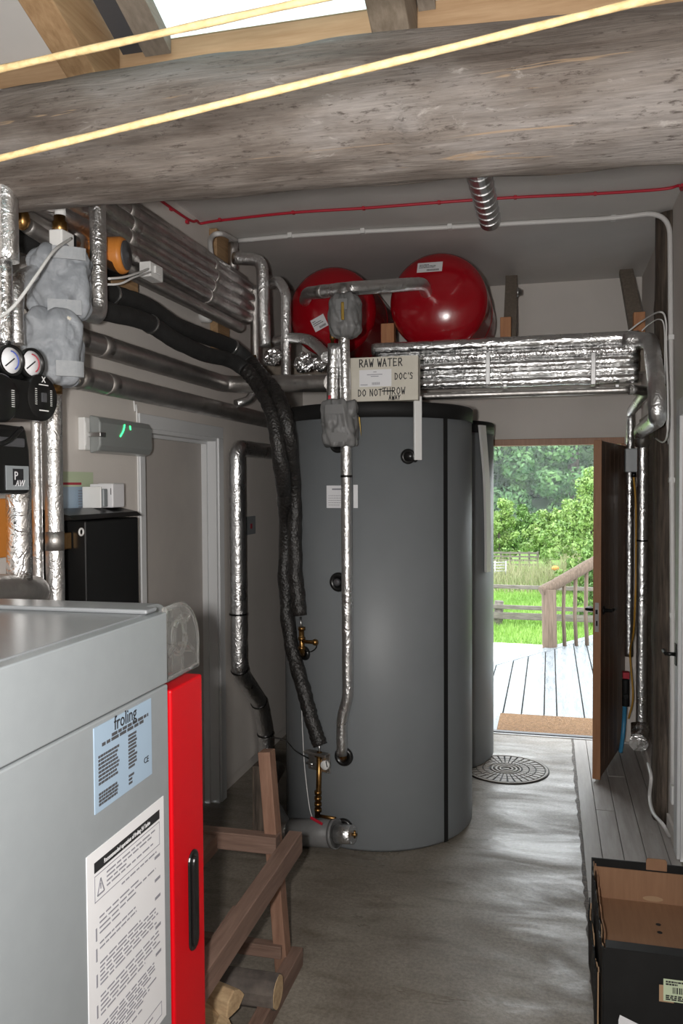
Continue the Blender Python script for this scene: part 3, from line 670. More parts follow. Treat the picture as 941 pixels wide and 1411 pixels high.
# crumpled foil mass behind them
for i,(px,py,s_,lab) in enumerate(((419,500,.05,'crumpled foil wad beside the twin foil columns'),(440,502,.035,'small crumpled foil wad right against the left foil column'),(376,492,.045,'crumpled foil wad between the two bending foil pipes'))):
    mb = MB(); c_ = A(px,py,Y=4.02)
    mb.ball((0,0,0), s_, 28, 18, (1,.8,1))
    mb.v = [c_+p*(1+.35*noise.noise(p*45+Vector((i*7,0,0)))+.2*noise.noise(p*110)) for p in mb.v]; mb.sm=[False]*len(mb.sm)
    tag(link('foil_wad', mb, 'foil_crumple'), lab, 'foil')
# ---- manifold in front of the tank
Ym = 3.68
def mp_(px, py, dy=0): return A(px, py, Y=Ym+dy)
rc_ = rad(17, mp_(460,520))
pipe('insulated_pipe', 'short bright foil column topped by a brass air vent, leftmost of twin columns', [mp_(460,474), mp_(458,560)], rc_, 'foil')
bp_ = mp_(458,474)
av = thing('air_vent', 'slim brass air vent standing on the left foil column', 'valve', bp_)
link('body', MB().lathe([(.009,0),(.009,.02),(.013,.022),(.013,.05),(.009,.055),(.009,.075),(.005,.078)], Matrix.Translation(bp_), 12), 'brass', av)
link('cap', MB().lathe([(.006,.078),(.006,.092),(.0001,.093)], Matrix.Translation(bp_), 10), 'brass', av)
z2 = onC(473,1043,TC,TR+.02)
fr2 = onC(479,960,TC,TR+.055)
top2 = mp_(474,455); mid2 = mp_(477,600)
pipe('insulated_pipe', 'long bright foil pipe running down the tank front to the lower grommet', [mp_(474,392), mp_(474,470), mid2, fr2+Vector((0,-.0,.0)), onC(471,990,TC,TR+.045), onC(471,1040,TC,TR+.035), ], rad(15.5, mp_(474,600)), 'foil', bend=.03, bands=(), ties=(.42,))
e_ = onC(472,1036,TC,TR+.035)
tag(link('pipe_elbow', MB().tube(fillet([e_, e_+Vector((0,0,-.02)), onC(474,1046,TC,TR-.02)],.02), .0185, 12), 'brass'), 'brass elbow entering the lower black grommet', 'fitting')
# red tag on left column
q = mp_(454,552,-.045); tag(link('red_tag', MB().box(q-Vector((.006,.003,.024)), q+Vector((.006,.003,.024))), 'redcable', None, .002), 'small red tag on the left foil column above the grey bag', 'tag')
# top cross pipe linking the vessels
Yt = 4.30
VR, VL = (A(600,410,Y=4.56), A(450,424,Y=4.60))
pipe('insulated_pipe', 'bright foil pipe linking the fronts of the two red vessels', [A(420,414,Y=4.60), A(424,404,Y=4.32), A(478,398,Y=3.95), A(560,392,Y=4.2), A(582,391,Y=4.34), A(588,404,Y=4.60)], rad(19, A(500,397,Y=4.0)), 'foil', bend=.06, bands=(.3,))
# ---- valve bags
def bag(name, lab, c, w_, d_, h_, m, flaps, seed=0, pinch=.55, yaw=0):
    t = thing(name, lab, 'insulation bag', Vector(c)-Vector((0,0,h_/2)))
    v = []; f = []; n, k = 40, 72
    R = Matrix.Rotation(yaw, 3, 'Z')
    for i in range(n+1):
        s_ = i/n; e = min(s_, 1-s_)*2
        pr = pinch+(1-pinch)*min(1, e*2.6)**.5
        for j in range(k):
            a = 2*math.pi*j/k; ca, sa = math.cos(a), math.sin(a)
            sq = (abs(ca)**3.2+abs(sa)**3.2)**(-1/3.2)
            wr = (1-min(1,e*1.7))*.13*math.sin(a*9+seed+1.5*noise.noise(Vector((ca,sa,seed))))+.10*noise.noise(Vector((ca*2+seed,sa*2,s_*3)))-.11*(1-min(1,6*abs(noise.noise(Vector((ca*1.7+seed,sa*1.7,s_*2.2+ca)))))) -.05*(1-min(1,5*abs(noise.noise(Vector((ca*3+seed,sa*3,s_*1.5))))))
            rr = sq*pr*(1+wr); p = Vector((ca*rr*w_/2, sa*rr*d_/2, (s_-.5)*h_+.015*noise.noise(Vector((ca*2,sa*2,seed+s_)))))
            v.append(Vector(c)+R @ p)
    for i in range(n):
        for j in range(k): j2=(j+1)%k; f.append((i*k+j,i*k+j2,(i+1)*k+j2,(i+1)*k+j))
    f += [tuple(range(k-1,-1,-1)), tuple(n*k+j for j in range(k))]
    link('cloth', MB().add(v,f,True), m, t)
    for (fx0,fx1,fz,fh) in flaps:      # velcro flaps wrapped round the front
        v = []; f = []; nn = 10
        for i in range(nn+1):
            a = -math.pi/2+(fx0+(fx1-fx0)*i/nn); ca, sa = math.cos(a), math.sin(a); sq = (abs(ca)**3.2+abs(sa)**3.2)**(-1/3.2)
            for rr in (.98, 1.075):
                for z in (fz-fh/2, fz+fh/2):
                    v.append(Vector(c)+R @ Vector((ca*sq*rr*w_/2, sa*sq*rr*d_/2, z*h_)))
        for i in range(nn):
            o_ = 4*i; f += [(o_+2,o_+6,o_+7,o_+3),(o_,o_+1,o_+5,o_+4),(o_+1,o_+3,o_+7,o_+5),(o_,o_+4,o_+6,o_+2)]
        f += [(0,2,3,1),(4*nn,4*nn+1,4*nn+3,4*nn+2)]
        link('flap', MB().add(v,f), 'flap' if m == 'bag' else 'flapdark', t)
    return t
def bag_px(name, lab, px0, py0, px1, py1, m, flaps, seed, X=None, Y=None, asp=.9, yaw=0, pinch=.55):
    c = A((px0+px1)/2,(py0+py1)/2,X=X,Y=Y); k = depth(c)/FPX
    return bag(name, lab, c, (px1-px0)*k, (px1-px0)*k*asp, (py1-py0)*k, m, flaps, seed, pinch, yaw), c
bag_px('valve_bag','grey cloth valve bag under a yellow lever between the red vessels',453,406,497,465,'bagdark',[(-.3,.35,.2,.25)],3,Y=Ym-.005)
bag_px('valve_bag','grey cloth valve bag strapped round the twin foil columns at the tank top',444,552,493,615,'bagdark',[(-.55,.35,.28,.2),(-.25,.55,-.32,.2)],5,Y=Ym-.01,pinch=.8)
q = A(472,430,Y=Ym-.075)
tag(link('valve_lever', MB().box(q-Vector((.007,.005,.035)), q+Vector((.007,.005,.045))).box(q+Vector((-.005,0,-.03)), q+Vector((.005,.03,-.015))), 'copper', None, .003), 'yellow valve lever on the bag between the red vessels', 'lever')
q = A(494,590,Y=Ym+.01)
tag(link('valve_lever', MB().add([q+Vector((0,0,.05)),q+Vector((.006,0,.05)),q+Vector((.012,0,-.035)),q+Vector((0,.006,.05)),q+Vector((.006,.006,.05)),q+Vector((.012,.006,-.035))],[(0,2,1),(3,4,5),(0,1,4,3),(1,2,5,4),(2,0,3,5)]), 'copper'), 'thin brass lever edge sticking out beside the lower valve bag', 'lever')
# ---- red expansion vessels
def vessel(c, R_, L_, lab, stk):
    t = thing('expansion_vessel', lab, 'vessel', (c.x, c.y+L_/2, c.z-R_))
    pr = []
    for i in range(11):
        a = math.pi/2*i/10; pr.append((max(R_*math.sin(a)*1.0,1e-4), .13-.13*math.cos(a)))
    body = pr+[(R_,.135),(R_*1.004,L_*.5),(R_,L_-.13)]+[(max(R_*math.cos(math.pi/2*i/8),1e-4), L_-.13+.13*math.sin(math.pi/2*i/8)) for i in range(1,9)]
    ax = axis(c, (0,1,0))
    link('shell', MB().lathe(body, ax, 72), 'red', t)
    link('rim_seam', MB().lathe([(R_*1.0,L_*.5-.012),(R_*1.012,L_*.5-.008),(R_*1.012,L_*.5+.008),(R_*1.0,L_*.5+.012)], ax, 72), 'red', t)
    px,py,wp,hp,rot = stk
    q = A(px,py,Y=c.y+.05); dx, dz = q.x-c.x, q.z-c.z; rr = math.hypot(dx,dz)/R_
    yy = c.y+.13-.13*math.sqrt(max(0,1-rr*rr)); n_ = Vector((dx/R_**2, (yy-c.y-.13)/.13**2, dz/R_**2)).normalized()
    u = Vector((1,0,0)); u = (u-n_*u.dot(n_)).normalized(); v2 = n_.cross(u)
    f0 = frame(Vector((q.x,yy,q.z))+n_*.004, u, v2) @ Matrix.Rotation(rot,4,'Z'); k = depth(q)/FPX
    W_, H_ = wp*k, hp*k
    s_ = link('sticker', MB().box((-W_/2,-H_/2,-.001),(W_/2,H_/2,.001), f0), 'paper', t)
    f1 = f0 @ Matrix.Translation((0,0,.001))
    mb = lines_mb(f1,-W_*.42,H_*.35,W_*.3,-H_*.1,3,.004,seed=int(px)); mb2 = MB()
    for i in range(9): mb.box((W_*(-.1+.055*i),-H_*.4,0),(W_*(-.1+.055*i+.03),-H_*.22,.0007), f1)
    link('print', mb, 'ink', s_)
    return t
vr = vessel(VR, .275, .95, 'red expansion vessel with a wide label at its top, nearest the doorway', (593,370,35,15,-.05))
vl = vessel(VL, .262, .95, 'red expansion vessel half hidden behind foil pipes near the left wall', (443,447,21,17,.42))
tag(link('bearer', MB().box((XL,4.95,VR.z-.275-.12),(XR,5.06,VR.z-.272)), 'strut', None, .004), 'dusty timber bearer carrying the two red vessels', 'beam')
# ---- timber struts above the pipe run
def strut(lab, pt, pb, wd, dp, blk):
    t = thing('timber_strut', lab, 'timber', pb)
    link('post', MB().bar(pb, pt, wd, dp, up=(0,1,0)), 'strut', t, .003)
    if blk: 
        a, b = blk; link('sawn_end', MB().box(a, b), 'sawn', t, .003)
    return t
k1 = A(705,382,Y=5.60); k2 = A(697,470,Y=4.95)
s1 = strut('leaning timber strut with a bolt, right of the red vessels', (k1.x,k1.y,k1.z), (k2.x+.02,k2.y,k2.z-.05), .075, .06, (A(689,437,Y=4.90), A(704,470,Y=4.90)+Vector((0,.05,-.03))))
q = A(712,403,Y=5.3)
link('bolt', MB().lathe([(.03,0),(.03,.012),(.018,.014),(.018,.03),(.0001,.031)], axis(q,(1,0,-.1)), 8), 'steel', s1)
k1 = A(862,372,Y=5.65); k2 = A(881,465,Y=4.9)
strut('leaning timber strut near the right end of the wall pipes', k1, k2+Vector((0,0,-.04)), .08, .06, (A(873,430,Y=4.84), A(889,463,Y=4.84)+Vector((0,.06,-.03))))
q = A(535,460,Y=4.72)
tag(link('timber_block', MB().box(q-Vector((.038,.03,.07)), q+Vector((.038,.03,.055))), 'sawn', None, .003), 'orange sawn timber block between the two red vessels', 'timber')
q = A(297,390,X=XL)
tag(link('timber_upright', MB().box((XL,q.y-.085,A(300,475,X=XL).z-.06),(XL+.045,q.y+.085,ZC-.004)), 'pine_y', None, .004), 'brown timber upright on the left wall behind the pipe bundle', 'timber')
q = A(278,434,X=XL); 
jb = thing('junction_box', 'round white junction box on the left wall below the pipe bundle', 'junction box', (XL,q.y,q.z-.04))
link('body', MB().lathe([(.042,0),(.042,.045),(.038,.05),(.0001,.05)], axis((XL,q.y,q.z),(1,0,0)), 24), 'white', jb)
link('spout', MB().cyl((XL+.02,q.y,q.z+.03),(XL+.02,q.y,q.z+.11),.016), 'white', jb)
# ---- far run of foil pipes from the manifold to the right wall
Yr = 4.50
prs = [(471,.034,'foil_run'),(487,.030,'foil_crumple'),(501,.027,'foil_run'),(513,.027,'foil_run'),(525,.026,'foil_run')]
xe = .49
for i,(py,r,m_) in enumerate(prs):
    z = A(740,py,Y=Yr).z
    pipe('insulated_pipe', 'bright foil pipe high across the room, %s of the clamped stack of five' % ['top','second','third','fourth','bottom'][i], [(-.95+.02*i,Yr+(.0 if i%2==0 else .012),z),(xe-.05,Yr+(.0 if i%2==0 else .012),z)], r, m_, wob=.10 if i else .03)
z = A(740,541,Y=Yr).z
pipe('insulated_pipe', 'thin foil pipe running alone below the clamped stack', [(-.9,Yr,z),(.40,Yr,z)], .020, 'foil_dull', wob=.02)
for px in (673,817):
    a, b = A(px,487,Y=Yr), A(px,531,Y=Yr)
    tag(link('pipe_clamp', MB().box((a.x-.012,Yr-.044,b.z),(a.x+.012,Yr-.036,a.z)).box((a.x-.010,Yr-.04,b.z),(a.x+.010,Yr+.05,b.z+.004)), 'steel', None, .002), 'bright metal strap across the foil pipe stack, %s' % ('nearer the document box' if px < 700 else 'nearer the right wall'), 'clamp')
for px in (696,850):
    a = A(px,531,Y=Yr); tag(link('pipe_clip', MB().box((a.x-.01,Yr-.02,a.z-.012),(a.x+.01,Yr+.02,a.z+.004)), 'steel', None, .002), 'small pipe clip above the thin foil pipe, %s' % ('nearer the tanks' if px < 700 else 'nearer the right wall'), 'clip')
# right end: fat vertical and the two runs back along the right wall
Xr = .47
def rx(px, py, X=Xr): return A(px, py, X=X)
pv = rx(904,465); pv2 = rx(904,575)
pipe('insulated_pipe', 'fat bright foil pipe elbowing down off the right end of the stack', [(xe-.12,Yr,A(740,474,Y=Yr).z), (xe+.005,Yr-.04,A(740,474,Y=Yr).z-.01), rx(905,530)+Vector((0,0,0)), rx(906,577), (.50,4.93,A(886,597,X=.50).z+.02), (.51,4.96,A(886,597,X=.50).z-.06)], .040, 'foil', bend=.075, wob=.07)
pipe('insulated_pipe','slimmer bright foil pipe dropping to the crumpled elbow on the right wall',[(.512,4.965,A(886,597,X=.50).z-.04),(.512,4.965,.34)], .029, 'foil', wob=.05, ties=(.35,))
pipe('insulated_pipe', 'thin bright foil pipe nearest the doorway on the right wall', [(.40,Yr,z), (Xr+.02,Yr+.08,z), (Xr+.03,5.55,z-.02), (Xr+.03,5.60,1.9), (Xr+.03,5.60,.62)], .026, 'foil', bend=.05, wob=.05, bands=())
q = Vector((.505,4.94,.30))
tag(link('pipe_elbow', MB().tube(fillet([q+Vector((0,.03,.06)), q, q+Vector((-.02,-.11,-.01))],.04), .05, 16, .12), 'foil_crumple'), 'crumpled foil elbow near the floor on the right wall', 'fitting')
# timber post let into the right wall
pt_ = A(905,322,X=XR-.03); 
mb = MB(); n=40; v=[];f=[]
for i in range(n+1):
    z = .0+(ZC-.012)*i/n
    for j in range(14):
        a = 2*math.pi*j/14; r = .082+.012*noise.noise(Vector((math.cos(a)*2,math.sin(a)*2,z*2.5)))+.006*noise.noise(Vector((math.cos(a)*5,math.sin(a)*5,z*9)))
        v.append((min(XR-.001,XR+.012+r*math.cos(a)), 4.52+.02*math.sin(z*1.3)+r*math.sin(a)*1.15, z))
for i in range(n):
    for j in range(14): j2=(j+1)%14; f.append((i*14+j,i*14+j2,(i+1)*14+j2,(i+1)*14+j))
f += [tuple(range(13,-1,-1)), tuple(n*14+j for j in range(14))]
tag(link('timber_post', mb.add(v,f,True), 'grey_timber_z'), 'dark rough timber post let into the right wall', 'post')
# small cables at the right end
cable('thin_cable','thin white cable arching over the right end of the stack, the higher of two',[A(865,457,Y=4.5),A(885,442,Y=4.48),rx(908,430,XR-.1),rx(917,440,XR-.07),rx(918,480,XR-.07),rx(919,600,XR-.07),rx(900,603,XR-.06)],.004,'white')
cable('thin_cable','thin white cable arching over the right end of the stack, the lower of two',[A(884,456,Y=4.5),A(895,446,Y=4.48),rx(908,440,XR-.08),rx(915,450,XR-.06),rx(916,500,XR-.06),rx(917,560,XR-.06),rx(921,612,XR-.03)],.003,'white')
cable('flex_conduit','wavy pale flexible conduit low on the right wall',[rx(893,1052,.5),rx(897,1072,.5),rx(895,1098,.50),rx(900,1120,.5),rx(914,1137,.53),rx(922,1152,.565)],.009,'conduit','conduit')
q = A(873,635,Y=5.35)
cb_ = thing('control_box', 'small grey control box fixed between the two foil pipes by the doorway', 'box', q-Vector((0,0,.09)))
link('housing', MB().box(q-Vector((.052,.04,.07)), q+Vector((.052,.04,.075))), 'boiler', cb_, .005)
link('gland', MB().cyl(q+Vector((.0,-.01,-.07)), q+Vector((.0,-.01,-.10)), .014), 'black', cb_)
cable('yellow_cable','yellow cable hanging from the grey control box',[A(873,657,Y=5.34),A(876,700,Y=5.36),rx(876,800,.5),rx(873,870,.5),rx(868,900,.5),rx(872,960,.52),rx(866,990,.50)],.006,'yellow')
cable('blue_hose','short blue hose near the floor behind the open door',[rx(861,968,.47),rx(860,990,.47),rx(858,1015,.46),A(855,1036,Z=.005)],.014,'bluehose','hose')
q = rx(862,962,.47)
vv = thing('stop_valve','black stop valve with a red handle behind the open door','valve',q-Vector((0,0,.06)))
link('body', MB().cyl(q-Vector((0,0,.05)), q+Vector((0,0,.12)), .022).cyl(q-Vector((0,.04,-.02)), q+Vector((0,.04,.02)), .016), 'blackmatt', vv, .002)
link('handle', MB().box(q+Vector((-.02,-.035,.13)), q+Vector((.02,.02,.17))), 'redcable', vv, .003)
tag(link('wall_conduit', MB().cyl((XR-.03,5.2,.35),(XR-.03,5.2,2.05),.012), 'conduit'), 'straight pale conduit on the right wall between the two foil pipes', 'conduit')
tag(link('backing_board', MB().box((XR-.022,4.70,.25),(XR-.002,5.72,2.15)), 'strut'), 'dusty wall board behind the foil pipes on the right wall', 'board')
# ---- document box standing on the tank
f0 = A(482,549,Y=3.755); 
zt_ = TH_+.002
bx0, bx1 = A(483,520,Y=3.76).x, A(572,520,Y=3.76).x; ztop = A(530,492,Y=3.76).z
db = thing('document_box','cream document box marked RAW WATER standing on the tank','document box',((bx0+bx1)/2,3.80,zt_))
link('case', MB().box((bx0,3.765,zt_),(bx1+.012,3.84,ztop)), 'cream', db, .003)
lid = link('lid', MB().box((bx0-.003,3.757,zt_),(bx1+.014,3.765,ztop+.002)), 'cream', db, .002)
bw_, bh_ = bx1-bx0, ztop-zt_
ff = frame((bx0,3.757,zt_),(1,0,0),(0,0,1))
pz = (.14,.33,.62,.72)
pp_ = link('paper_label', MB().box((bw_*.14,bh_*.33,-.0005),(bw_*.64,bh_*.72,.0008), ff), 'paper', db)
f1 = ff @ Matrix.Translation((0,0,.0008))
mb = MB()
for (x0,x1,y) in ((.36,.41,.66),(.26,.5,.6),(.32,.44,.56),(.16,.27,.37)): mb.box((bw_*x0,bh_*y,0),(bw_*x1,bh_*y+.003,.0006), f1)
for i in range(7): mb.box((bw_*(.34+.018*i),bh_*.37,0),(bw_*(.34+.018*i+.009),bh_*.43,.0006), f1)
link('print', mb, 'greyink', pp_)
link('lettering', hand(ff, 'RAW WATER', bw_*.14, bh_*.79, bh_*.12, .0045), 'ink', db)
for s_, x, y, sz in (("DOC'S",.69,.48,.10),('DO NOT',.12,.12,.105),('THROW',.50,.14,.11),('AWAY',.60,.02,.07)): link('lettering', hand(ff, s_, bw_*x, bh_*y, bh_*sz, .0038), 'ink', db)
link('strike_mark', MB().box((bw_*.49,bh_*.21,0),(bw_*.68,bh_*.235,.0008), ff), 'ink', db)
# ---- black hoses
def hose_pts(L_): return [Vector(p) for p in L_]
h1 = [xw(100,388,-1.60), xw(150,404,-1.60), xw(200,421,-1.59), xw(240,447,-1.58), xw(280,463,-1.57), xw(320,478,-1.54), xw(345,500,-1.45), A(362,520,Y=3.80), A(384,548,Y=3.66), A(398,600,Y=3.62), onC(405,680,TC,TR+.06), onC(407,780,TC,TR+.06), onC(413,848,TC,TR+.06)]
h2 = [xw(100,414,-1.57), xw(150,430,-1.57), xw(200,443,-1.56), xw(240,468,-1.55), xw(280,487,-1.54), xw(315,496,-1.51), xw(338,510,-1.42), A(356,532,Y=3.74), A(375,570,Y=3.62), A(387,640,Y=3.62), onC(394,720,TC,TR+.055), onC(393,800,TC,TR+.05), onC(400,880,TC,TR+.045), onC(418,950,TC,TR+.045), onC(432,1000,TC,TR+.045), onC(441,1027,TC,TR+.045)]
def hose(lab, P, r, ties):
    pts = spline(P, 12); cut = 12*6
    o = tag(link('lagged_hose', MB().tube(pts[:cut+1], r, 16, .06), 'lagging'), lab, 'hose')
    link('wrapping', MB().tube(pts[cut:], r*.98, 16, .10, lambda s,a: 1+.06*math.sin(s*230+math.sin(a*2)*1.5)), 'wrapped', o)
    for t in ties:
        d = (pts[t+1]-pts[t-1]).normalized(); link('cable_tie', MB().tube([pts[t]-d*.006, pts[t]+d*.006], r*1.1, 16), 'steel', o)
    return o
hose('fat black lagged hose sagging along the left wall, ending halfway down the tank', h1, .036, (13,60))
hose('fat black lagged hose sagging along the left wall, reaching the thermostat valve', h2, .036, (26,))
# ---- left far wall: foil drop pipe
Xw = XL+.07
dp_ = [A(392,617,X=Xw)+Vector((0,0,0)), A(326,617,X=Xw), A(330,780,X=Xw), A(329,925,X=Xw), A(358,968,X=Xw), A(366,1010,X=Xw), A(367,1075,X=Xw)]
dp_[0] = Vector((Xw, dp_[1].y+.75, dp_[1].z)); 
for i in (2,3): dp_[i] = Vector((Xw, dp_[1].y, dp_[i].z))
pipe('insulated_pipe', 'bright foil drop pipe on the wall between the white door and the tank', dp_, rad(23, dp_[2]), 'foil', bend=.07, ties=(.56,.665,.80,.90), wob=.05)
# ---- thermostat sign plate on wall
q = A(345,724,X=XL+.005)
sp_ = tag(link('sign_plate', MB().box((XL,q.y-.09,q.z-.055),(XL+.005,q.y+.09,q.z+.055)), 'boiler', None, .002), 'small grey rounded sign plate on the left wall behind the foil drop pipe', 'sign')
link('print', MB().box((XL+.005,q.y+.0,q.z-.02),(XL+.006,q.y+.03,q.z+.01)), 'redink', sp_)
# ---- tank fittings: brass tee, thermostatic valve, lagged valve at the floor
def tp(px, py, off): return onC(px, py, TC, TR+off)
bt = thing('brass_tee','brass tee fitting under the end of the shorter black hose','fitting',tp(420,905,.0))
c1 = tp(413,862,.055)
link('stem', MB().cyl(tp(414,850,.055), tp(415,868,.055), .004, seg=8), 'steel', bt)
link('body', MB().tube(fillet([tp(415,864,.055), tp(416,898,.055), tp(419,905,-.01)],.02), .0125, 12), 'brass', bt)
for py in (866,880,893): 
    q = tp(415.5,py,.055); link('nut', MB().cyl(q-Vector((0,0,.008)), q+Vector((0,0,.008)), .0175, seg=6), 'brass', bt)
link('branch', MB().cyl(tp(417,884,.055), tp(434,885,.07), .009), 'brass', bt); q = tp(434,885,.07); link('branch_cap', MB().ball(q,.016,10,6), 'brass', bt)
link('loop_wire', MB().tube(spline([tp(436,886,.06), tp(435,893,.06), tp(428,898,.05), tp(421,897,.05)]), .0025, 6), 'black', bt)
tv = thing('thermostat_valve','brass thermostat valve with a white round dial on a grey bracket','valve',tp(437,1125,.04))
q = tp(440,1050,.03); k = depth(q)/FPX
d = Vector((q.x-TC[0],q.y-TC[1],0)).normalized(); u = Vector((0,0,1)).cross(d); fq = frame(q,u,(0,0,1))
link('bracket', MB().box((-20*k,-13*k,-.006),(18*k,15*k,.0), fq).box((-20*k,11*k,0),(18*k,15*k,.035), fq), 'foil_dull', tv, .004)
for a_,b_ in ((-14,8),(-14,-9),(-3,-11),(14,-12)): link('screw', MB().cyl(fq @ Vector((a_*k,b_*k,0)), fq @ Vector((a_*k,b_*k,.006)), .004, seg=8), 'steel', tv)
link('spindle', MB().cyl(fq @ Vector((-18*k,-3*k,.02)), fq @ Vector((-6*k,-3*k,.02)), .006), 'steel', tv)
link('stub', MB().cyl(tp(440,1024,.045), tp(440,1040,.045), .005, seg=8), 'steel', tv)
link('brass_pipe', MB().tube([tp(440,1036,.045), tp(439,1085,.045), tp(437,1126,.045)], .0125, 14), 'brass', tv)
for py in (1040,1092,1100,1108,1116): 
    q2 = tp(438,py,.045); link('nut', MB().cyl(q2-Vector((0,0,.008)), q2+Vector((0,0,.008)), .0175, seg=8), 'brass', tv)
dl = link('dial', MB().lathe([(.022,0),(.022,.02),(.019,.024),(.0001,.024)], axis(tp(450,1053,.05), d*.8+u*.1), 24), 'white', tv)
q3 = tp(450,1053,.077); link('dial_mark', MB().box((-.002,-.014,-.001),(.002,.014,.0015), frame(q3,u,(0,0,1)) @ Matrix.Rotation(.3,4,'Z')), 'ink', dl)
lv = thing('lagged_valve','grey lagged valve with foil pipe ends near the floor in front of the tank','valve',tp(432,1160,.03))
a, b = tp(402,1146,.10), tp(464,1149,.07)
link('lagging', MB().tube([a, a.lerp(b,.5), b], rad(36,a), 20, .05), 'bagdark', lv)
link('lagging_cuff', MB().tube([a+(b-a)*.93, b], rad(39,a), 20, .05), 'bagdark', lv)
c_ = b+(b-a).normalized()*.085
link('foil_end', MB().tube([b, b.lerp(c_,.5), c_], rad(25,b), 16, .08), 'foil', lv)
link('drain_cock', MB().cyl(c_, c_+(b-a).normalized()*.02, .008).cyl(c_+Vector((.01,0,-.015)), c_+Vector((.01,0,.02)), .005), 'brass', lv)
link('tail_pipe', MB().tube(fillet([a, a-(b-a).normalized()*.05, a-(b-a).normalized()*.08+Vector((-.02,.06,.03)), Vector((-1.43,3.98,.15)), Vector((-1.50,4.40,.13))],.06), rad(28,a), 16, .05), 'foil_dull', lv)
link('return_pipe', MB().tube(fillet([b.lerp(a,.1)+Vector((0,0,.01)), tp(476,1141,.06), tp(475,1141,-.01)],.03), .022, 12), 'darkgrey', lv)
q = tp(436,1131,.125); link('red_lever', MB().box((-.035,-.006,-.004),(.035,.006,.004), frame(q,u,(0,0,1)) @ Matrix.Rotation(-.22,4,'Z')), 'redcable', lv, .002)
link('brass_arm', MB().cyl(tp(438,1124,.045), tp(462,1128,.05), .008), 'brass', lv)
cable('thin_cable','thin dark cable looping from the left wall to the thermostat valve',[xw(370,1015,XL+.04),A(392,1020,Y=4.1),A(408,1035,Y=3.9),tp(425,1045,.04)],.0035,'black')
cable('thin_cable','thin pale cable dangling beside the lower black hose',[tp(415,960,.02),tp(417,1010,.015),tp(420,1060,.015),tp(426,1110,.02),tp(430,1126,.03)],.0022,'white')
# ================================================================ LEFT WALL FITTINGS
def wbox(px0, py0, px1, py1, X):
    """world y/z rectangle of a pixel box lying on the plane X"""
    a, b = A(px0,(py0+py1)/2,X=X), A(px1,(py0+py1)/2,X=X); zt_, zb_ = A((px0+px1)/2,py0,X=X).z, A((px0+px1)/2,py1,X=X).z
    return a.y, b.y, zb_, zt_
y0,y1,z0,z1 = 2.86, 3.29, 1.862, 2.010
em = thing('emergency_light', 'emergency light with a clear grey diffuser on the wall left of the white door', 'light', (XL,(y0+y1)/2,z0))
link('base', MB().box((XL,y0-.03,z0+.012),(XL+.030,y1-.02,z1-.010)), 'white', em, .004)
link('end_plate', MB().box((XL+.03,y0-.028,z0+.03),(XL+.034,y0-.012,z1-.03)), 'white', em)
link('diffuser', MB().prism([(.030,z0),(.066,z0+.008),(.078,z0+.03),(.078,z1-.03),(.066,z1-.008),(.030,z1)], 0, y1-y0, frame((XL,y1,0),(1,0,0),(0,0,1))), 'diffuser', em, .006)
zc_ = (z0+z1)/2
link('clip', MB().box((XL+.03,y0-.012,zc_-.012),(XL+.086,y0+.03,zc_+.006)), 'steel', em, .003)
link('led_strip', MB().tube(spline([Vector((XL+.0795,y0+.150,zc_-.002)),Vector((XL+.0795,y0+.175,zc_+.022)),Vector((XL+.0795,y0+.187,zc_+.048))]), .0032, 6), 'led', em)  # glowing tubes on the cover stand in for the green LED's reflection
link('led_strip', MB().tube([Vector((XL+.0795,y0+.235,zc_+.030)),Vector((XL+.0795,y0+.230,zc_+.046))], .0028, 6), 'led', em)
cable('thin_cable','thin white cable running down the wall beside the white door frame',[Vector((XL+.006,3.26,2.13)),Vector((XL+.007,3.268,2.06)),Vector((XL+.006,3.288,2.02)),Vector((XL+.006,3.291,1.2))],.004,'white')
# papers and boxes above the black cabinet
y0,y1,z0,z1 = wbox(70,650,129,700,XL+.004)
po = thing('wall_notice','pale blue and green notice pinned to the wall above the black cabinet','notice',(XL,(y0+y1)/2,z0))
fn = frame((XL+.003,y0,z0-.04),(0,1,0),(0,0,1)); W_,H_ = y1-y0, z1-z0+.04
link('sheet', MB().box((0,0,-.002),(W_,H_,.0),fn), 'palegreen', po)
link('blue_panel', MB().box((.01,0,0),(W_*.93,H_*.68,.0008),fn), 'bluepaper', po)
link('red_rule', MB().box((.01,H_*.72,0),(W_*.7,H_*.77,.0008),fn), 'redink', po)
mb = lines_mb(fn @ Matrix.Translation((0,0,.0008)), W_*.62, H_*.62, W_*.85, H_*.1, 9, .004, seed=9); tag(link('print', mb, 'greyink', po), kind='stuff')
yc0,yc1,zc0,zc1 = wbox(92,702,187,836,XL+.14)
zc1 = 1.652
for (px0,px1,py0,dp_,lab,m_) in ((113,140,672,.10,'white plastic box with vents standing on the black cabinet','white'),(140,149,668,.12,'narrow pale card leaning between the white boxes on the black cabinet','paper'),(150,160,667,.09,'thin white box standing at the door end of the black cabinet','white')):
    a = A(px0,py0,X=XL+.02).y; b = A(px1,py0,X=XL+.10).y; zt_ = A(px1,py0,X=XL+.10).z
    bx_ = thing('small_box',lab,'box',(XL+.08,(a+b)/2,zc1))
    link('case', MB().box((XL+.02,a,zc1),(XL+dp_,b,zt_+.004)), m_, bx_, .004)
    if px0 == 113:
        link('cover', MB().box((XL+dp_,a+.03,zc1+.004),(XL+dp_+.012,b-.004,zt_-.004)), 'boiler', bx_, .004)
        for i in range(4): link('vent_slot', MB().box((XL+dp_+.0115,a+.05+.012*i,zc1+.05),(XL+dp_+.0128,a+.055+.012*i,zc1+.075)), 'darkgrey', bx_)
zb_ = .62
ca_ = thing('cabinet','black metal wall cabinet with a sloped top beside the white door','cabinet',(XL+.08,(yc0+yc1)/2,zb_))
yd0 = yc0+.10
